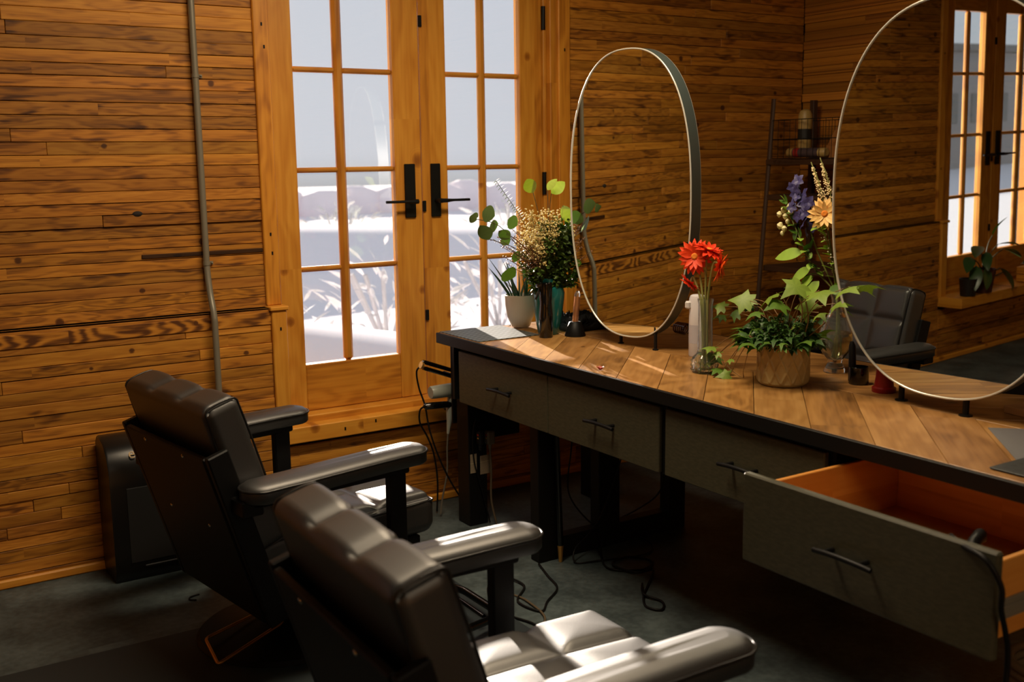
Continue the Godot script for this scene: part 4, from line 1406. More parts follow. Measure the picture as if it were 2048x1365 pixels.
func build_desktop() -> void:
	var pm := perforated()
	silicone_mat("grey perforated mat on the far corner of the desk under the white planter", Vector3(2.252, 0, -4.082), Vector3(2.556, 0, -3.752), pm)
	var dark: StandardMaterial3D = pm.duplicate()
	dark.albedo_color = Color(0.42, 0.45, 0.46)
	silicone_mat("dark perforated mat at the near edge of the desk above the open drawer", Vector3(2.285, 0.002, -1.472), Vector3(2.60, 0, -1.15), dark)
	var gm := thing("grey_sheet", "plain grey flat sheet lying skewed along a chevron seam at the near end", "mat", Vector3(2.634, DESK, -1.708))
	var gs := MB.new()
	gs.xf = Transform3D(Basis(Vector3.UP, deg_to_rad(-45)), Vector3.ZERO)
	gs.box(Vector3(0, 0.001, 0), Vector3(0.35, 0.002, 0.42), 0.0006)
	part("sheet", gs.done(), mat(Color(0.40, 0.40, 0.41), 0.55), gm)
	gm.position = Vector3(2.61, DESK, -1.436)
	# white planter with spiky leaves
	var p := thing("white_planter", "white tapered planter with spiky green leaves on the grey mat", "potted plant", Vector3(2.610, DESK + 0.004, -3.985))
	var b := MB.new()
	b.lathe([Vector2(0, 0), Vector2(0.038, 0), Vector2(0.042, 0.003), Vector2(0.060, 0.05), Vector2(0.068, 0.10), Vector2(0.0695, 0.142), Vector2(0.0665, 0.144), Vector2(0.065, 0.128), Vector2(0, 0.126)], 40)
	part("pot", b.done(), mat(Color(0.80, 0.76, 0.70), 0.4), p)
	var so := MB.new()
	so.lathe([Vector2(0.064, 0.127), Vector2(0.03, 0.132), Vector2(0, 0.131)], 24)
	part("soil", so.done(), mat(Color(0.13, 0.09, 0.06), 0.95), p)
	var am := leafmat(Color(0.10, 0.27, 0.16), Color(0.06, 0.18, 0.07), 0.4)
	for q in [[-0.153, 0.332, 0.0], [-0.10, 0.318, 0.02], [-0.048, 0.300, -0.02], [-0.075, 0.258, 0.02], [0.017, 0.274, 0.03], [0.056, 0.204, 0.03], [0.09, 0.17, 0.02], [-0.049, 0.245, -0.03], [0.03, 0.25, -0.03], [-0.02, 0.27, 0.04], [0.05, 0.24, -0.01], [-0.11, 0.23, 0.03], [-0.13, 0.28, -0.03]]:
		var root := Vector3(q[0] * 0.25, 0.128, q[2])
		var dir: Vector3 = Vector3(q[0], q[1], q[2] * 1.5) - root
		put_leaf("leaf", leaf_mesh(dir.length(), 0.018, 0.45, 0.08, 0.5, 7), am, p, root, dir, rng.randf_range(-0.5, 0.5))
	# black spray bottle in front of the teal vase
	var s := thing("spray_bottle", "glossy black spray bottle standing in front of the teal vase", "bottle", Vector3(2.545, DESK, -3.692))
	b = MB.new()
	b.lathe([Vector2(0, 0), Vector2(0.027, 0), Vector2(0.029, 0.003), Vector2(0.029, 0.10), Vector2(0.026, 0.13), Vector2(0.025, 0.15), Vector2(0.027, 0.165), Vector2(0.028, 0.225), Vector2(0.026, 0.232), Vector2(0, 0.232)], 32)
	part("body", b.done(), M.gloss, s)
	b = MB.new()
	b.box(Vector3(-0.022, 0.222, 0), Vector3(0.05, 0.018, 0.02), 0.004)
	b.tube(curve([Vector3(-0.028, 0.215, 0), Vector3(-0.036, 0.19, 0), Vector3(-0.052, 0.165, 0)], 5), 0.005, 8)
	part("trigger", b.done(), M.gloss, s)
	# cone stand with a tilted tube
	s = thing("tube_stand", "clear tube with amber contents leaning in a black cone stand", "stand", Vector3(2.665, DESK, -3.649))
	b = MB.new()
	b.lathe([Vector2(0, 0), Vector2(0.044, 0), Vector2(0.045, 0.004), Vector2(0.026, 0.058), Vector2(0.022, 0.061), Vector2(0, 0.061)], 32)
	part("cone", b.done(), M.black, s)
	b = MB.new()
	var ax := Vector3(0.03, 0.13, -0.02)
	b.tube([Vector3(0, 0.055, 0), Vector3(0, 0.055, 0) + ax * 0.9, Vector3(0, 0.055, 0) + ax], [0.013, 0.013, 0.008], 16)
	part("tube", b.done(), M.glass, s)
	b = MB.new()
	b.tube([Vector3(0, 0.058, 0), Vector3(0, 0.055, 0) + ax * 0.82], 0.0095, 14)
	part("filling", b.done(), mat(Color(0.72, 0.42, 0.13), 0.3, 0.3), s)
	# crumpled black cloth
	s = thing("black_cloth", "crumpled black cloth lying behind the cone stand and mirror", "cloth", Vector3(2.80, DESK, -3.80))
	b = MB.new()
	var nz := noise(77, 9.0, 3)
	b.rbox(Vector3(0, 0.030, 0), Vector3(0.24, 0.06, 0.20), 0.029, 26, func(q: Vector3, dd: Vector3) -> float:
		var edge := maxf(absf(q.x), absf(q.z))
		return (nz.get_noise_3d(q.x, q.y * 0.3, q.z) * 0.045 - 0.02 * edge * edge) * clampf(dd.y + 0.3, 0.0, 1.0))
	part("folds", b.done(), mat(Color(0.035, 0.035, 0.04), 0.85), s)
	# hair clip
	s = thing("hair_clip", "small brown translucent hair claw clip lying right of the round mirror", "hair clip", Vector3(3.056, DESK, -3.414))
	b = MB.new()
	for q in [-1.0, 1.0]:
		for k in 6:
			var z := -0.03 + 0.012 * k
			b.tube(curve([Vector3(0.0, 0.047, z), Vector3(q * 0.022, 0.035, z), Vector3(q * 0.024, 0.015, z), Vector3(q * 0.012, 0.003, z)], 4), 0.0028, 6)
		b.tube([Vector3(q * 0.02, 0.037, -0.034), Vector3(q * 0.02, 0.037, 0.036)], 0.004, 6)
	part("claws", b.done(), mat(Color(0.28, 0.15, 0.11), 0.15), s)
	# white spray bottle behind the gerbera vase
	s = thing("white_bottle", "white cylindrical bottle with a spout standing behind the gerbera vase", "bottle", Vector3(2.752, DESK, -2.994))
	b = MB.new()
	b.lathe([Vector2(0, 0), Vector2(0.029, 0), Vector2(0.031, 0.004), Vector2(0.031, 0.215), Vector2(0.027, 0.228), Vector2(0.020, 0.232), Vector2(0, 0.232)], 32)
	part("body", b.done(), mat(Color(0.82, 0.81, 0.82), 0.35), s)
	b = MB.new()
	b.box(Vector3(-0.03, 0.195, -0.012), Vector3(0.035, 0.03, 0.02), 0.006)
	part("spout", b.done(), mat(Color(0.80, 0.79, 0.78), 0.4), s)
	b = MB.new()
	b.lathe([Vector2(0.0313, 0.05), Vector2(0.0313, 0.12)], 32)
	part("label_band", b.done(), mat(Color(0.70, 0.69, 0.72), 0.5), s)
	# loose petal
	s = thing("dropped_petal", "dried orange petal lying on the bare desk top", "petal", Vector3(2.289, DESK, -2.985))
	b = MB.new()
	b.smooth()
	for k in 5:
		b.xf = Transform3D(Basis(Vector3.UP, k * 1.25) * Basis(Vector3.RIGHT, -0.5), Vector3(0, 0.002, 0))
		b.quad(Vector3(-0.004, 0, 0), Vector3(-0.006, 0.003, 0.016), Vector3(0.006, 0.004, 0.018), Vector3(0.005, 0, 0))
	part("petals", b.done(), leafmat(Color(0.62, 0.16, 0.05), Color(0.2, 0.05, 0.01)), s)
	# black clipper in a cup, red bell
	s = thing("black_cup", "black round cup with a tall black clipper standing in it at the mirror edge", "cup", Vector3(2.825, DESK, -2.301))
	b = MB.new()
	b.lathe([Vector2(0, 0), Vector2(0.030, 0), Vector2(0.032, 0.003), Vector2(0.032, 0.056), Vector2(0.029, 0.058), Vector2(0.028, 0.01), Vector2(0, 0.008)], 32)
	part("cup", b.done(), M.gloss, s)
	s = thing("hair_clipper", "slim black hair clipper standing upright in the black cup", "clipper", Vector3(2.812, DESK + 0.009, -2.318))
	b = MB.new()
	b.tube([Vector3(0, 0, 0), Vector3(0, 0.05, 0), Vector3(-0.002, 0.115, -0.002), Vector3(-0.003, 0.13, -0.003)], [0.012, 0.0125, 0.011, 0.006], 14)
	part("body", b.done(), M.black, s)
	s = thing("red_bell", "red plastic bell-shaped holder beside the post of the large mirror", "holder", Vector3(2.792, DESK, -2.175))
	b = MB.new()
	b.lathe([Vector2(0, 0), Vector2(0.036, 0), Vector2(0.037, 0.002), Vector2(0.037, 0.014), Vector2(0.034, 0.016), Vector2(0.030, 0.018), Vector2(0.026, 0.05), Vector2(0.024, 0.085), Vector2(0.0, 0.088)], 32)
	part("body", b.done(), mat(Color(0.55, 0.03, 0.035), 0.4), s)
	# near end: pale wooden block and black iron rest
	s = thing("wood_block", "pale bare wooden block on the near end of the desk", "block", Vector3(2.90, DESK, -1.70), deg_to_rad(-8))
	b = MB.new()
	b.box(Vector3(0, 0.011, 0), Vector3(0.16, 0.022, 0.16), 0.002, 2, 0, Vector2(0.8, 1.5))
	b.col = Color(1.2, 1.2, 1.2)
	part("block", b.done(), mat(Color(0.72, 0.55, 0.36), 0.6), s)
	s = thing("iron_rest", "black wedge-shaped rest for hot irons at the right edge", "stand", Vector3(3.095, DESK, -1.96), deg_to_rad(30))
	b = MB.new()
	b.xf = Transform3D(Basis(Vector3.RIGHT, 0.0), Vector3.ZERO)
	b.skin([[Vector3(-0.04, 0, -0.02), Vector3(-0.04, 0, 0.2), Vector3(0.04, 0, 0.2), Vector3(0.04, 0, -0.02)], [Vector3(-0.035, 0.11, 0.11), Vector3(-0.035, 0.11, 0.19), Vector3(0.035, 0.11, 0.19), Vector3(0.035, 0.11, 0.11)]], true, true, false)
	part("wedge", b.done(), M.black, s)


# ---------------------------------------------------------------- tools, cables, wall things
func cable(label: String, pts: Array, r: float, m: Material, group := "black cables under the desk") -> void:
	var o := thing("cable", label, "cable", pts[0], 0.0, group)
	var rel := []
	for p in pts:
		rel.append(p - pts[0])
	var b := MB.new()
	b.tube(curve(rel, 7), r, 7)
	part("cord", b.done(), m, o)

func build_tools() -> void:
	var hm := mat(Color(0.62, 0.64, 0.60), 0.35)
	var rack := thing("tool_holder", "black metal holder on the end of the desk for hot styling tools", "holder", Vector3(2.38, 0.62, -4.12))
	var b := MB.new()
	b.box(Vector3(-0.02, 0.0, 0.02), Vector3(0.09, 0.36, 0.012), 0.002)
	for y in [0.055, -0.035, -0.115]:
		b.tube([Vector3(-0.04, y - 0.022, 0.0), Vector3(-0.04, y - 0.022, -0.09)], 0.006, 8)
		b.tube([Vector3(0.02, y - 0.03, 0.0), Vector3(0.02, y - 0.03, -0.09)], 0.006, 8)
	part("bracket", b.done(), M.black, rack)
	var t := thing("flat_iron", "black flat iron with a gold ring, topmost tool at the desk end", "hair tool", Vector3(2.30, 0.675, -4.15))
	b = MB.new()
	b.xf = Transform3D(Basis(Vector3(0, 0, 1), deg_to_rad(-21)), Vector3.ZERO)
	b.box(Vector3(0.02, 0.012, 0), Vector3(0.26, 0.018, 0.028), 0.005)
	b.box(Vector3(0.02, -0.014, 0), Vector3(0.24, 0.018, 0.028), 0.005)
	part("plates", b.done(), M.gloss, t)
	b = MB.new()
	b.xf = Transform3D(Basis(Vector3(0, 0, 1), deg_to_rad(-21)), Vector3.ZERO)
	b.tube([Vector3(-0.116, -0.004, 0), Vector3(-0.106, -0.004, 0)], 0.016, 14)
	part("ring", b.done(), M.brass, t)
	t = thing("hair_dryer", "pale grey hair dryer held between two black irons at the desk end", "hair tool", Vector3(2.30, 0.58, -4.155))
	b = MB.new()
	b.tube([Vector3(-0.062, 0.0, 0), Vector3(-0.056, 0.0, 0), Vector3(0.02, 0.0, 0), Vector3(0.08, -0.003, 0)], [0.026, 0.029, 0.031, 0.034], 20)
	part("barrel", b.done(), hm, t)
	b = MB.new()
	b.tube([Vector3(0.045, -0.02, 0), Vector3(0.038, -0.10, 0), Vector3(0.03, -0.145, 0), Vector3(0.022, -0.20, 0)], [0.018, 0.020, 0.012, 0.006], 14)
	part("handle", b.done(), hm, t)
	t = thing("curling_iron", "black curling iron, lowest of the tools at the desk end", "hair tool", Vector3(2.29, 0.515, -4.15))
	b = MB.new()
	b.tube([Vector3(-0.09, 0.008, 0), Vector3(-0.08, 0.008, 0), Vector3(0.0, 0.004, 0), Vector3(0.14, -0.008, 0)], [0.008, 0.016, 0.016, 0.014], 16)
	part("barrel", b.done(), M.gloss, t)
	cable("black cord hanging from the flat iron", [Vector3(2.196, 0.706, -4.155), Vector3(2.18, 0.68, -4.17), Vector3(2.200, 0.60, -4.19), Vector3(2.222, 0.52, -4.18), Vector3(2.234, 0.40, -4.16), Vector3(2.275, 0.267, -4.15), Vector3(2.337, 0.139, -4.15), Vector3(2.40, 0.02, -4.12)], 0.0042, M.black)
	cable("black cord hanging from the curling iron", [Vector3(2.20, 0.523, -4.15), Vector3(2.19, 0.50, -4.17), Vector3(2.20, 0.44, -4.19), Vector3(2.24, 0.37, -4.2), Vector3(2.272, 0.28, -4.2), Vector3(2.287, 0.15, -4.2), Vector3(2.28, 0.01, -4.2)], 0.0042, M.black)
	cable("pale grey cord hanging from the hair dryer", [Vector3(2.322, 0.38, -4.155), Vector3(2.316, 0.31, -4.155), Vector3(2.312, 0.20, -4.155), Vector3(2.285, 0.08, -4.155), Vector3(2.272, 0.012, -4.15)], 0.0042, mat(Color(0.36, 0.34, 0.30), 0.5))
	var ps := thing("power_box", "black power box fixed under the desk end with plugs in it", "power strip", Vector3(2.49, 0.445, -4.02))
	b = MB.new()
	b.box(Vector3(0, 0.0, 0), Vector3(0.21, 0.13, 0.09), 0.006)
	b.box(Vector3(-0.05, 0.09, 0.0), Vector3(0.02, 0.08, 0.04), 0.0)
	b.box(Vector3(0.05, 0.09, 0.0), Vector3(0.02, 0.08, 0.04), 0.0)
	part("case", b.done(), M.black, ps)
	for q in [["pale grey adapter plug with orange light hanging at the desk end", Vector3(2.402, 0.40, -3.925), Color(0.42, 0.39, 0.34), 0.04], ["small black plug with a red and yellow light beside the grey one", Vector3(2.352, 0.405, -3.925), Color(0.05, 0.05, 0.05), 0.024]]:
		var pl := thing("plug", q[0], "plug", q[1])
		b = MB.new()
		b.box(Vector3(0, 0.0, 0), Vector3(q[3], 0.062, 0.035), 0.007)
		b.tube([Vector3(0, -0.03, 0), Vector3(0, -0.055, 0)], [0.009, 0.006], 10)
		part("body", b.done(), mat(q[2], 0.5), pl)
		b = MB.new()
		b.box(Vector3(-q[3] * 0.5, 0.014, 0.004), Vector3(0.004, 0.008, 0.012), 0.001)
		part("light", b.done(), mat(Color(0.75, 0.22, 0.08), 0.4), pl)
		b = MB.new()
		b.box(Vector3(-q[3] * 0.5, 0.0, 0.004), Vector3(0.004, 0.006, 0.010), 0.001)
		part("light", b.done(), mat(Color(0.80, 0.62, 0.20), 0.4), pl)
	cable("grey-brown cord running down the end leg from the pale plug", [Vector3(2.402, 0.345, -3.925), Vector3(2.404, 0.25, -3.92), Vector3(2.402, 0.12, -3.92), Vector3(2.415, 0.01, -3.90)], 0.0048, mat(Color(0.40, 0.35, 0.28), 0.5))
	cable("thin black cord looping from the power box to the end leg", [Vector3(2.42, 0.50, -3.96), Vector3(2.34, 0.49, -3.93), Vector3(2.32, 0.42, -3.93), Vector3(2.33, 0.30, -3.94), Vector3(2.37, 0.15, -3.94), Vector3(2.40, 0.01, -3.93)], 0.003, M.black)
	# cords hanging under the middle drawers and lying on the floor
	var f := 0.006
	cable("black cord hanging under the second drawer beside the middle leg", [Vector3(2.60, 0.58, -3.56), Vector3(2.585, 0.40, -3.57), Vector3(2.555, 0.22, -3.55), Vector3(2.58, 0.12, -3.45), Vector3(2.62, 0.10, -3.41)], 0.0035, M.black)
	cable("black cord crossing in front of the middle leg to the floor bar", [Vector3(2.72, 0.58, -3.30), Vector3(2.69, 0.40, -3.36), Vector3(2.63, 0.18, -3.40), Vector3(2.56, 0.09, -3.40), Vector3(2.45, 0.05, -3.36), Vector3(2.43, f, -3.33), Vector3(2.50, f, -3.30), Vector3(2.72, f, -3.245), Vector3(2.82, f, -3.34), Vector3(2.80, f, -3.50), Vector3(2.76, f, -3.56)], 0.0035, M.black)
	cable("black cord hanging free right of the middle leg", [Vector3(2.90, 0.58, -3.35), Vector3(2.905, 0.40, -3.36), Vector3(2.92, 0.22, -3.38), Vector3(2.86, 0.12, -3.45), Vector3(2.74, f, -3.60)], 0.0035, M.black)
	cable("coil of black cord lying on the open floor right of the desk legs", [Vector3(2.60, 0.05, -3.38), Vector3(2.56, f, -3.33), Vector3(2.50, f, -3.20), Vector3(2.60, f, -3.12), Vector3(2.69, f, -3.17), Vector3(2.64, f, -3.26), Vector3(2.53, f + 0.006, -3.22), Vector3(2.55, f + 0.006, -3.10), Vector3(2.62, f + 0.008, -3.08), Vector3(2.52, f, -2.99), Vector3(2.44, f, -2.92), Vector3(2.385, f, -2.84), Vector3(2.41, f, -2.785), Vector3(2.46, f, -2.84), Vector3(2.44, f + 0.006, -2.92), Vector3(2.50, f + 0.006, -3.0)], 0.0045, M.black)
	cable("tangle of black cord on the floor behind the front chair's arm", [Vector3(2.30, f, -3.40), Vector3(2.26, f, -3.28), Vector3(2.22, f, -3.16), Vector3(2.12, f, -3.08), Vector3(2.05, f, -3.02), Vector3(2.03, f, -3.14), Vector3(2.13, f, -3.25), Vector3(2.10, f + 0.006, -3.36), Vector3(2.0, f, -3.30), Vector3(1.93, f, -3.10), Vector3(1.97, f, -2.93), Vector3(1.90, f, -2.80)], 0.0042, M.black)
	cable("tan cord curving over the floor past the footrest", [Vector3(2.06, 0.16, -3.42), Vector3(2.06, 0.05, -3.40), Vector3(2.05, f, -3.25), Vector3(2.06, f, -3.12), Vector3(2.02, f, -2.95), Vector3(1.86, f, -2.86), Vector3(1.76, f, -2.88)], 0.0045, mat(Color(0.34, 0.29, 0.21), 0.6))
	cable("thick black cord draped over the side of the open drawer", [Vector3(1.975, 0.795, -1.35), Vector3(1.93, 0.80, -1.29), Vector3(1.905, 0.797, -1.222), Vector3(1.913, 0.75, -1.19), Vector3(1.918, 0.70, -1.19), Vector3(1.94, 0.64, -1.19), Vector3(1.952, 0.58, -1.19), Vector3(1.95, 0.40, -1.19), Vector3(2.0, 0.1, -1.18), Vector3(2.05, 0.02, -1.16)], 0.006, M.black, "")
	var bl := thing("clip_box", "black hair tool lying in the corner of the open drawer", "hair tool", Vector3(2.02, 0.785, -1.32), deg_to_rad(20))
	b = MB.new()
	b.tube([Vector3(-0.06, -0.02, 0), Vector3(-0.02, 0.0, 0), Vector3(0.03, 0.003, 0), Vector3(0.06, -0.015, 0)], [0.010, 0.014, 0.014, 0.008], 12)
	b.tube([Vector3(0.0, -0.163, 0), Vector3(0.0, 0.0, 0)], 0.011, 10)
	part("body", b.done(), M.black, bl)
	var rod := thing("black_rod", "slim black pole with a brass tip standing against the front desk leg", "pole", Vector3(2.395, 0.0, -3.385))
	b = MB.new()
	b.tube([Vector3(0.0, 0.07, 0), Vector3(-0.012, 0.56, -0.01)], 0.013, 14)
	part("shaft", b.done(), M.gloss, rod)
	b = MB.new()
	b.lathe([Vector2(0, 0), Vector2(0.007, 0), Vector2(0.008, 0.004), Vector2(0.010, 0.035), Vector2(0.013, 0.07), Vector2(0, 0.07)], 16)
	part("tip", b.done(), M.brass, rod)
	var bk := thing("woven_basket", "beige woven basket under the near end of the desk", "basket", Vector3(2.77, 0, -1.55))
	b = MB.new()
	for k in 9:
		var loop := []
		for i in 24:
			var a := TAU * i / 24
			loop.append(Vector3(cos(a) * (0.10 + k * 0.002), 0.012 + k * 0.024, sin(a) * (0.10 + k * 0.002)))
		b.tube(loop, 0.0125, 7, true)
	part("weave", b.done(), mat(Color(0.50, 0.40, 0.27), 0.85), bk)
	b = MB.new()
	b.lathe([Vector2(0, 0.002), Vector2(0.10, 0.002), Vector2(0.10, 0.006), Vector2(0, 0.008)], 24)
	part("bottom", b.done(), mat(Color(0.42, 0.33, 0.22), 0.85), bk)

func build_wall_things() -> void:
	# steel conduit that steps out over the ledge
	var c := thing("conduit", "grey steel conduit running down the plank wall left of the door", "pipe", Vector3(1.346, 0, ZU))
	var b := MB.new()
	b.tube(curve([Vector3(0, 3.05, 0.024), Vector3(0, 2.0, 0.024), Vector3(0, 1.30, 0.024), Vector3(0, 1.18, 0.024), Vector3(0, 1.08, 0.045), Vector3(0, 0.99, 0.080), Vector3(0, 0.92, 0.086), Vector3(0, 0.60, 0.086), Vector3(0, 0.04, 0.086)], 8), 0.0132, 14)
	part("tube", b.done(), M.steel, c)
	for y in [1.944, 1.195]:
		b = MB.new()
		b.tube([Vector3(0, y - 0.007, 0.024), Vector3(0, y + 0.007, 0.024)], 0.0155, 14)
		b.box(Vector3(0.022, y, 0.006), Vector3(0.022, 0.014, 0.003), 0.001)
		b.lathe([Vector2(0, 0), Vector2(0.005, 0), Vector2(0.004, 0.003), Vector2(0, 0.004)], 10, Vector3(0.026, y, 0.012))
		part("clamp", b.done(), M.steel, c)
	# black appliance by the wall
	var a := thing("floor_appliance", "black upright floor appliance with curved top and letter e on its front", "appliance", Vector3(1.03, 0, -4.262))
	b = MB.new()
	# side profile (z, y): curved top front, swept to both sides
	var prof := [Vector2(-0.10, 0.02), Vector2(-0.10, 0.53), Vector2(-0.07, 0.558), Vector2(-0.03, 0.56), Vector2(0.03, 0.545), Vector2(0.075, 0.505), Vector2(0.10, 0.45), Vector2(0.105, 0.38), Vector2(0.105, 0.05), Vector2(0.09, 0.0), Vector2(-0.08, 0.0)]
	var rings := []
	for q in [[-0.178, 0.985], [-0.170, 1.0], [0.170, 1.0], [0.178, 0.985]]:
		var ring := []
		for p: Vector2 in prof:
			ring.append(Vector3(q[0], 0.28 + (p.y - 0.28) * q[1], p.x * q[1]))
		ring.reverse()
		rings.append(ring)
	b.skin(rings, true, true, true)
	part("case", b.done(), mat(Color(0.06, 0.058, 0.055), 0.32), a)
	b = MB.new()
	b.box(Vector3(0.01, 0.225, 0.1055), Vector3(0.26, 0.30, 0.006), 0.002)
	part("grille", b.done(), mat(Color(0.018, 0.018, 0.018), 0.8), a)
	b = MB.new()
	b.box(Vector3(0.01, 0.055, 0.108), Vector3(0.16, 0.012, 0.01), 0.003)
	part("lip", b.done(), M.black, a)
	var tm := TextMesh.new()
	tm.text = "e"
	tm.font = SystemFont.new()
	tm.font.font_names = PackedStringArray(["Droid Sans"])
	tm.font_size = 32
	tm.pixel_size = 0.0016
	tm.depth = 0.002
	var e := part("letter", tm, mat(Color(0.72, 0.62, 0.45), 0.5), a)
	e.position = Vector3(-0.085, 0.502, 0.080)
	e.rotation.x = -0.85
	# rubber floor mat under the chairs
	var fm := thing("floor_mat", "thin dark rubber mat on the floor under the chairs", "mat", Vector3(0.3, 0, -2.2))
	b = MB.new()
	b.box(Vector3(0.17, 0.003, 0), Vector3(2.94, 0.006, 2.76), 0.002)
	part("sheet", b.done(), M.rubber, fm)
	var hr := thing("lost_hair_tie", "small dark hair tie lying on the floor near the appliance", "hair tie", Vector3(1.06, 0.004, -3.86))
	b = MB.new()
	b.tube(curve([Vector3(0.025, 0, -0.02), Vector3(-0.01, 0, -0.012), Vector3(-0.02, 0, 0.012), Vector3(0.0, 0, 0.028)], 6), 0.003, 6)
	part("band", b.done(), M.edge, hr)
	# ladder shelf in the dark corner
	var s := thing("corner_shelf", "dark leaning wooden ladder shelf in the corner behind the mirrors", "shelf", Vector3(4.55, 0, -3.95))
	var wd := mat(Color(0.25, 0.155, 0.075), 0.6)
	for z in [-0.30, 0.33]:
		b = MB.new()
		b.tube([Vector3(-0.26, 0.0, z), Vector3(-0.114, 1.90, z)], 0.017, 4)
		part("rail", b.done(), wd, s)
		b = MB.new()
		b.box(Vector3(0.20, 0.95, z), Vector3(0.035, 1.90, 0.03), 0.003)
		part("post", b.done(), wd, s)
	for y in [1.565, 1.375, 0.99, 0.45]:
		b = MB.new()
		b.box(Vector3(0.04, y, 0.015), Vector3(0.40, 0.03, 0.64), 0.003)
		part("shelf_board", b.done(), wd, s)
	# wire basket and the bottles on the shelf
	var w := thing("wire_basket", "black wire basket holding products on the corner shelf", "basket", Vector3(4.50, 1.581, -3.95))
	b = MB.new()
	for y in [0.0, 0.1, 0.2]:
		b.tube([Vector3(-0.15, y + 0.003, -0.22), Vector3(-0.15, y + 0.003, 0.22), Vector3(0.15, y + 0.003, 0.22), Vector3(0.15, y + 0.003, -0.22)], 0.0025, 6, true)
	for k in 12:
		var z := -0.22 + k * 0.04
		b.tube([Vector3(-0.15, 0.003, z), Vector3(-0.15, 0.203, z)], 0.0015, 5)
		b.tube([Vector3(0.15, 0.003, z), Vector3(0.15, 0.203, z)], 0.0015, 5)
		b.tube([Vector3(-0.15, 0.003, z), Vector3(0.15, 0.003, z)], 0.0015, 5)
	part("wire", b.done(), M.black, w)
	var cream := mat(Color(0.62, 0.52, 0.30), 0.45)
	var bt := thing("product_bottle", "cream bottle with dark label standing on the corner shelf", "bottle", Vector3(4.42, 1.6, -4.01))
	b = MB.new()
	b.lathe([Vector2(0, 0), Vector2(0.034, 0), Vector2(0.036, 0.003), Vector2(0.036, 0.185), Vector2(0.034, 0.21), Vector2(0.026, 0.228), Vector2(0.012, 0.236), Vector2(0, 0.237)], 28)
	part("body", b.done(), cream, bt)
	b = MB.new()
	b.lathe([Vector2(0.0366, 0.08), Vector2(0.0366, 0.135)], 28)
	part("label_band", b.done(), mat(Color(0.06, 0.065, 0.055), 0.6), bt)
	var can := thing("lying_can", "can lying on its side along the front of the corner shelf", "can", Vector3(4.375, 1.613, -3.95))
	b = MB.new()
	b.tube([Vector3(0, 0, -0.13), Vector3(0, 0, -0.125), Vector3(0, 0, 0.125), Vector3(0, 0, 0.13)], [0.018, 0.0235, 0.0235, 0.018], 20)
	part("body", b.done(), cream, can)
	b = MB.new()
	b.tube([Vector3(0, 0, -0.085), Vector3(0, 0, 0.085)], 0.0242, 20)
	part("label_band", b.done(), mat(Color(0.24, 0.20, 0.22), 0.5), can)
	b = MB.new()
	b.tube([Vector3(0, 0, -0.078), Vector3(0, 0, -0.045)], 0.0246, 20)
	part("label_patch", b.done(), mat(Color(0.50, 0.10, 0.10), 0.5), can)
	var kd := thing("paper_bag", "tan folded paper packet leaning on the corner shelf", "packet", Vector3(4.42, 1.584, -3.86))
	b = MB.new()
	b.skin([[Vector3(-0.02, 0, -0.02), Vector3(-0.02, 0, 0.08), Vector3(0.02, 0, 0.08), Vector3(0.02, 0, -0.02)], [Vector3(-0.005, 0.15, 0.06), Vector3(-0.005, 0.15, 0.085), Vector3(0.005, 0.15, 0.085), Vector3(0.005, 0.15, 0.06)]], true, true, false)
	part("paper", b.done(), mat(Color(0.55, 0.35, 0.14), 0.8), kd)
	# sill plants of the second door, seen in the large mirror
	var tp := thing("sill_plant", "broad-leaved plant in a terracotta pot on the sill reflected in the mirror", "potted plant", Vector3(-1.74, 0.47, -4.25))
	b = MB.new()
	b.lathe([Vector2(0, 0), Vector2(0.06, 0), Vector2(0.078, 0.13), Vector2(0.082, 0.13), Vector2(0.084, 0.165), Vector2(0.074, 0.165), Vector2(0.07, 0.14), Vector2(0, 0.138)], 28)
	part("pot", b.done(), mat(Color(0.33, 0.15, 0.08), 0.75), tp)
	var lm := leafmat(Color(0.22, 0.33, 0.17), Color(0.22, 0.34, 0.10), 0.3)
	var big := leaf_mesh(0.17, 0.085, 0.8, 0.25, 0.2, 8)
	var st := MB.new()
	for q in [[-0.14, 0.39, 0.0, -0.1, 0.9], [0.14, 0.335, 0.02, 0.8, -0.1], [0.08, 0.29, 0.05, 0.5, -0.5], [0.24, 0.265, 0.0, 0.7, -0.3], [0.20, 0.20, 0.03, 0.6, -0.8], [0.10, 0.18, 0.06, 0.2, -0.9], [-0.29, 0.285, 0.02, -0.9, -0.2], [-0.18, 0.16, 0.05, -0.55, -0.6], [-0.30, 0.13, 0.05, -0.4, -0.9], [-0.12, 0.33, 0.05, -0.6, 0.1]]:
		put_leaf("leaf", big, lm, tp, Vector3(q[0] * 0.75, q[1], q[2]), Vector3(q[3], q[4], 0.35), rng.randf_range(-0.3, 0.3), rng.randf_range(0.85, 1.1))
		st.tube(curve([Vector3(0, 0.13, 0), Vector3(q[0] * 0.3, q[1] * 0.8, q[2] * 0.5), Vector3(q[0] * 0.75, q[1], q[2])], 5), 0.004, 6)
	part("stem", st.done(), mat(Color(0.22, 0.2, 0.1), 0.6), tp)
	var dp := thing("sill_pot", "small dark pot beside the terracotta one on the reflected sill", "pot", Vector3(-1.53, 0.47, -4.24))
	b = MB.new()
	b.lathe([Vector2(0, 0), Vector2(0.05, 0), Vector2(0.06, 0.12), Vector2(0.055, 0.12), Vector2(0.05, 0.10), Vector2(0, 0.10)], 24)
	part("pot", b.done(), mat(Color(0.10, 0.07, 0.05), 0.5), dp)
	var bx := thing("planter_box", "wooden slatted planter box with greens on the reflected sill", "planter", Vector3(-2.52, 0.47, -4.24))
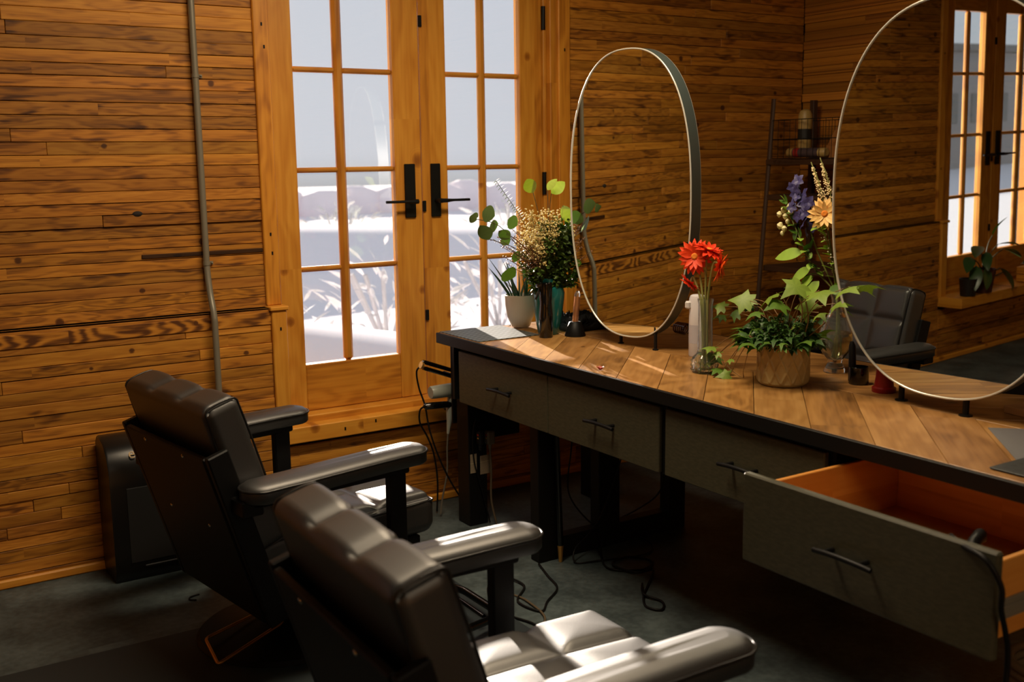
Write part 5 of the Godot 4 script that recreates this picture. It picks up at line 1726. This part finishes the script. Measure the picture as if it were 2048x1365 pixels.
	for y in [0.0, 0.058]:
		b = MB.new()
		b.box(Vector3(0, y + 0.028, 0), Vector3(0.40, 0.052, 0.15), 0.003, 0, 1, Vector2(0.8, 3.0))
		part("slat", b.done(), M.pine, bx)
	var gr := MB.new()
	var sm := leaf_mesh(0.05, 0.03, 0.8, 0.3, 0.2, 4)
	for i in 160:
		gr.st.append_from(sm, 0, pointing(Vector3(rng.randf_range(-0.18, 0.18), 0.105 + rng.randf() * 0.03, rng.randf_range(-0.06, 0.06)), Vector3(rng.randf_range(-1, 1), rng.randf_range(0.1, 1.2), rng.randf_range(-1, 1)), 0.0))
	part("foliage", gr.st.commit(), leafmat(Color(0.18, 0.30, 0.16), Color(0.1, 0.18, 0.06)), bx, true)


# ---------------------------------------------------------------- outside
func bank(n: String, label: String, x0: float, x1: float, z0: float, z1: float, f: Callable, m: Material) -> void:
	var o := structure(n, label, "ground")
	var b := MB.new()
	b.smooth()
	var nx := 30
	var nz := 24
	for i in nx:
		for j in nz:
			var P := []
			for q in [[0, 0], [0, 1], [1, 1], [1, 0]]:
				var x := lerpf(x0, x1, float(i + q[0]) / nx)
				var z := lerpf(z0, z1, float(j + q[1]) / nz)
				P.append(Vector3(x, f.call(x, z), z))
			b.quad(P[0], P[1], P[2], P[3])
	part("surface", b.done(), m, o)

func shrub(label: String, at: Vector3, w: float, h: float, m: Material, n: int, group := "") -> void:
	var o := thing("shrub", label, "shrub", at, 0.0, group)
	var b := MB.new()
	var t := MB.new()
	var lf := leaf_mesh(0.3, 0.06, 0.8, 0.2, 0.1, 3)
	for i in n:
		var a := rng.randf() * TAU
		var r := sqrt(rng.randf()) * w
		var p := Vector3(cos(a) * r, rng.randf() * h * (1.0 - 0.5 * r / w), sin(a) * r * 0.6)
		b.st.append_from(lf, 0, pointing(p, Vector3(cos(a), rng.randf_range(0.2, 1.4), sin(a)), rng.randf_range(-1, 1), h * rng.randf_range(0.4, 0.9)))
	for i in 5:
		t.tube([Vector3.ZERO, Vector3(rng.randf_range(-0.5, 0.5) * w, h * 0.7, rng.randf_range(-0.3, 0.3) * w)], 0.02 * h, 4)
	part("foliage", b.st.commit(), m, o, true)
	part("stems", t.done(), m, o)

func build_outside() -> void:
	bank("ground_field", "pale snowy ground stretching away outside the doors", -90.0, 120.0, -4.75, -150.0, func(x: float, z: float) -> float:
		return -0.35 - 0.012 * (-z - 4.75), M.snow)
	# a bank close to the door, its crest falling to the right, and a farther one
	bank("ground_bank", "smooth snow bank just outside the door, sloping down to the right", 0.6, 9.0, -5.2, -9.4, func(x: float, z: float) -> float:
		var t := clampf((-z - 5.2) / 4.2, 0.0, 1.0)
		return -0.45 + sin(PI * pow(t, 1.4)) * (1.02 - 0.20 * (x - 2.2)), M.snow)
	bank("ground_ridge", "low farther snow ridge beyond the grasses", -4.0, 30.0, -15.0, -22.0, func(x: float, z: float) -> float:
		var t := clampf((-z - 15.0) / 7.0, 0.0, 1.0)
		return -0.7 + sin(PI * t) * (1.25 - 0.05 * (x - 6.0)), M.snow)
	var grey := leafmat(Color(0.80, 0.79, 0.80), Color(0.7, 0.69, 0.7), 0.9)
	var dark := leafmat(Color(0.70, 0.70, 0.71), Color(0.6, 0.6, 0.6), 0.9)
	shrub("frosty pale shrub far outside the left door leaf", Vector3(9.5, -0.4, -21.5), 0.9, 1.3, dark, 200, "frosted shrubs outside")
	shrub("frosty shrub far outside behind the door handle", Vector3(13.5, -0.4, -21.0), 1.2, 1.4, dark, 200, "frosted shrubs outside")
	shrub("frosted grass clump behind the snow bank outside", Vector3(5.2, -0.5, -10.6), 0.9, 1.3, grey, 160, "frosted grasses outside")
	shrub("second frosted grass clump to the right behind the snow bank", Vector3(6.9, -0.5, -11.0), 1.0, 1.3, grey, 160, "frosted grasses outside")
	shrub("grey reeds outside the right door leaf", Vector3(9.3, -0.5, -12.5), 1.0, 1.7, grey, 160, "frosted grasses outside")
	shrub("greyish reeds left behind the snow bank", Vector3(3.6, -0.5, -10.4), 1.1, 1.05, grey, 160, "frosted grasses outside")
	# far hedge line
	var hd := thing("far_hedge", "long low hazy hedge line at the far side of the field", "hedge", Vector3(30, -0.9, -47))
	var b := MB.new()
	for i in 40:
		b.rbox(Vector3(-40 + i * 2.0, rng.randf_range(0.1, 0.5), rng.randf_range(-1, 1)), Vector3(2.6, rng.randf_range(1.6, 2.4), 2.0), 0.8, 4)
	part("foliage", b.done(), mat(Color(0.95, 0.90, 0.92), 0.95), hd, true)
	# fence behind the right leaf
	var fn := thing("far_fence", "weathered grey fence with posts outside the right door leaf", "fence", Vector3(12.5, -0.55, -16.5))
	for i in 9:
		b = MB.new()
		b.box(Vector3(i * 0.55, 0.75, 0), Vector3(0.16, 1.5, 0.08), 0.01)
		part("fence_board", b.done(), grey, fn)
	# low buildings to the west, seen only in the large mirror
	var wm := mat(Color(0.55, 0.53, 0.53), 0.9)
	for q in [["long pale building with dark windows beyond the second door", Vector3(-36, -1.0, -30), Vector3(18, 5.5, 6)], ["smaller pale shed beside the long building", Vector3(-22, -0.9, -34), Vector3(7, 3.2, 5)]]:
		var bd := thing("far_building", q[0], "building", q[1])
		b = MB.new()
		b.box(Vector3(0, q[2].y * 0.5, 0), q[2], 0.05)
		part("wall", b.done(), wm, bd)
		b = MB.new()
		b.box(Vector3(0, q[2].y + 0.15, 0), Vector3(q[2].x + 0.6, 0.3, q[2].z + 0.6), 0.05)
		part("roof", b.done(), mat(Color(0.42, 0.41, 0.42), 0.9), bd)
		for i in int(q[2].x / 2.2):
			b = MB.new()
			b.box(Vector3(-q[2].x * 0.5 + 1.4 + i * 2.1, q[2].y * 0.55, q[2].z * 0.5 + 0.02), Vector3(1.0, 1.3, 0.08), 0.02)
			part("window", b.done(), mat(Color(0.20, 0.23, 0.26), 0.3), bd)
	var ice := structure("ground_pond", "flat frozen pale green pond west of the building", "ground")
	b = MB.new()
	b.box(Vector3(-16, -0.62, -14), Vector3(22, 0.1, 16), 0.0)
	part("surface", b.done(), mat(Color(0.42, 0.56, 0.55), 0.4), ice)


# ---------------------------------------------------------------- lamps (above the frame)
func lamp(label: String, at: Vector3, size: Vector2, energy: float, col: Color) -> void:
	var l := thing("ceiling_lamp", label, "lamp", at, 0.0, "ceiling lamps")
	var b := MB.new()
	b.box(Vector3(0, 0.03, 0), Vector3(size.x + 0.04, 0.05, size.y + 0.04), 0.006)
	b.tube([Vector3(0, 0.05, 0), Vector3(0, 3.05 - at.y, 0)], 0.01, 8)
	part("housing", b.done(), M.black, l)
	b = MB.new()
	b.box(Vector3(0, 0.0, 0), Vector3(size.x, 0.012, size.y), 0.002)
	var em := mat(Color(0.9, 0.88, 0.82), 0.6)
	em.emission_enabled = true
	em.emission = col
	em.emission_energy_multiplier = 1.2
	part("diffuser", b.done(), em, l)
	var a := AreaLight3D.new()
	a.name = "lamp_light"
	a.area_size = size
	a.light_energy = energy
	a.light_color = col
	a.area_range = 14.0
	a.area_attenuation = 2.0
	a.shadow_enabled = true
	l.add_child(a)
	a.position = Vector3(0, -0.015, 0)
	a.rotation.x = -PI / 2


func _ready() -> void:
	rng.seed = 20240611
	# camera: 1.6 m up, 3.97 m from the plank wall
	var cam := Camera3D.new()
	cam.name = "camera"
	add_child(cam)
	var yaw := deg_to_rad(32.7523)
	var pitch := deg_to_rad(-9.54985)
	var roll := deg_to_rad(-0.775927)
	var fw := Vector3(sin(yaw), 0, -cos(yaw))
	var rt := Vector3(cos(yaw), 0, sin(yaw))
	var f2 := fw * cos(pitch) + Vector3.UP * sin(pitch)
	var u2 := Vector3.UP * cos(pitch) - fw * sin(pitch)
	var r3 := rt * cos(roll) + u2 * sin(roll)
	var u3 := u2 * cos(roll) - rt * sin(roll)
	cam.transform = Transform3D(Basis(r3, u3, -f2), Vector3(0, 1.6, 0))
	var lens := CameraAttributesPhysical.new()
	lens.frustum_focal_length = 38.05
	lens.frustum_focus_distance = 4.0
	lens.exposure_aperture = 3.2
	cam.attributes = lens
	cam.fov = 35.01
	cam.near = 0.05
	cam.far = 400.0
	cam.current = true
	# overcast-bright winter sky
	var we := WorldEnvironment.new()
	we.name = "environment"
	var env := Environment.new()
	var sky := Sky.new()
	var sm := ProceduralSkyMaterial.new()
	sm.sky_top_color = Color(0.80, 0.83, 0.885)
	sm.sky_horizon_color = Color(0.80, 0.825, 0.875)
	sm.ground_bottom_color = Color(0.55, 0.55, 0.56)
	sm.ground_horizon_color = Color(0.80, 0.825, 0.875)
	sky.sky_material = sm
	env.sky = sky
	env.background_mode = Environment.BG_SKY
	env.tonemap_mode = Environment.TONE_MAPPER_LINEAR
	env.tonemap_exposure = 1.0
	env.sdfgi_enabled = true
	env.ssao_enabled = true
	env.ssil_enabled = true
	we.environment = env
	add_child(we)
	# low winter sun through the french doors
	var sun := DirectionalLight3D.new()
	sun.name = "sun"
	add_child(sun)
	sun.look_at_from_position(Vector3.ZERO, Vector3(-0.255, -0.205, 1.0))
	sun.light_energy = 8.0
	sun.light_color = Color(1.0, 0.94, 0.87)
	sun.light_angular_distance = 0.6
	sun.shadow_enabled = true
	sun.sky_mode = DirectionalLight3D.SKY_MODE_LIGHT_ONLY
	make_materials()
	# lamps
	lamp("long ceiling lamp above the chairs", Vector3(1.75, 2.92, -2.7), Vector2(1.6, 0.4), 6.3, Color(1.0, 0.90, 0.76))
	lamp("long ceiling lamp behind the viewer", Vector3(0.9, 2.8, 1.7), Vector2(1.6, 0.6), 3.4, Color(1.0, 0.90, 0.76))
	build_room()
	build_door("door_1", "pair of pine french doors with eight panes each and black levers", 2.394, false, 0.0)
	build_door("door_2", "second pair of pine french doors above a wide sill, seen only in the large mirror", -2.19, false, 0.13)
	build_desk()
	build_mirror("oval standing mirror with a deep grey metal rim, the smaller-looking one nearer the doors", Vector3(2.67, 1.453, -3.31), deg_to_rad(10), deg_to_rad(0.8), 0.309, 0.556, 0.06, [[2.701, -3.385, 0.09, 0.0065, 0.012], [2.708, -3.18, 0.09, 0.0065, 0.012]])
	build_mirror("large oval standing mirror cut off by the right side, reflecting a chair and doors", Vector3(2.676, 1.466, -1.91), deg_to_rad(2.3), deg_to_rad(1.04), 0.385, 0.564, 0.05, [[2.732, -2.063, 0.10, 0.009, 0.019], [2.711, -1.829, 0.10, 0.009, 0.019]])
	build_chairs()
	build_desktop()
	build_bouquet()
	build_gerberas()
	build_ivy()
	build_urn()
	build_tools()
	build_wall_things()
	build_outside()
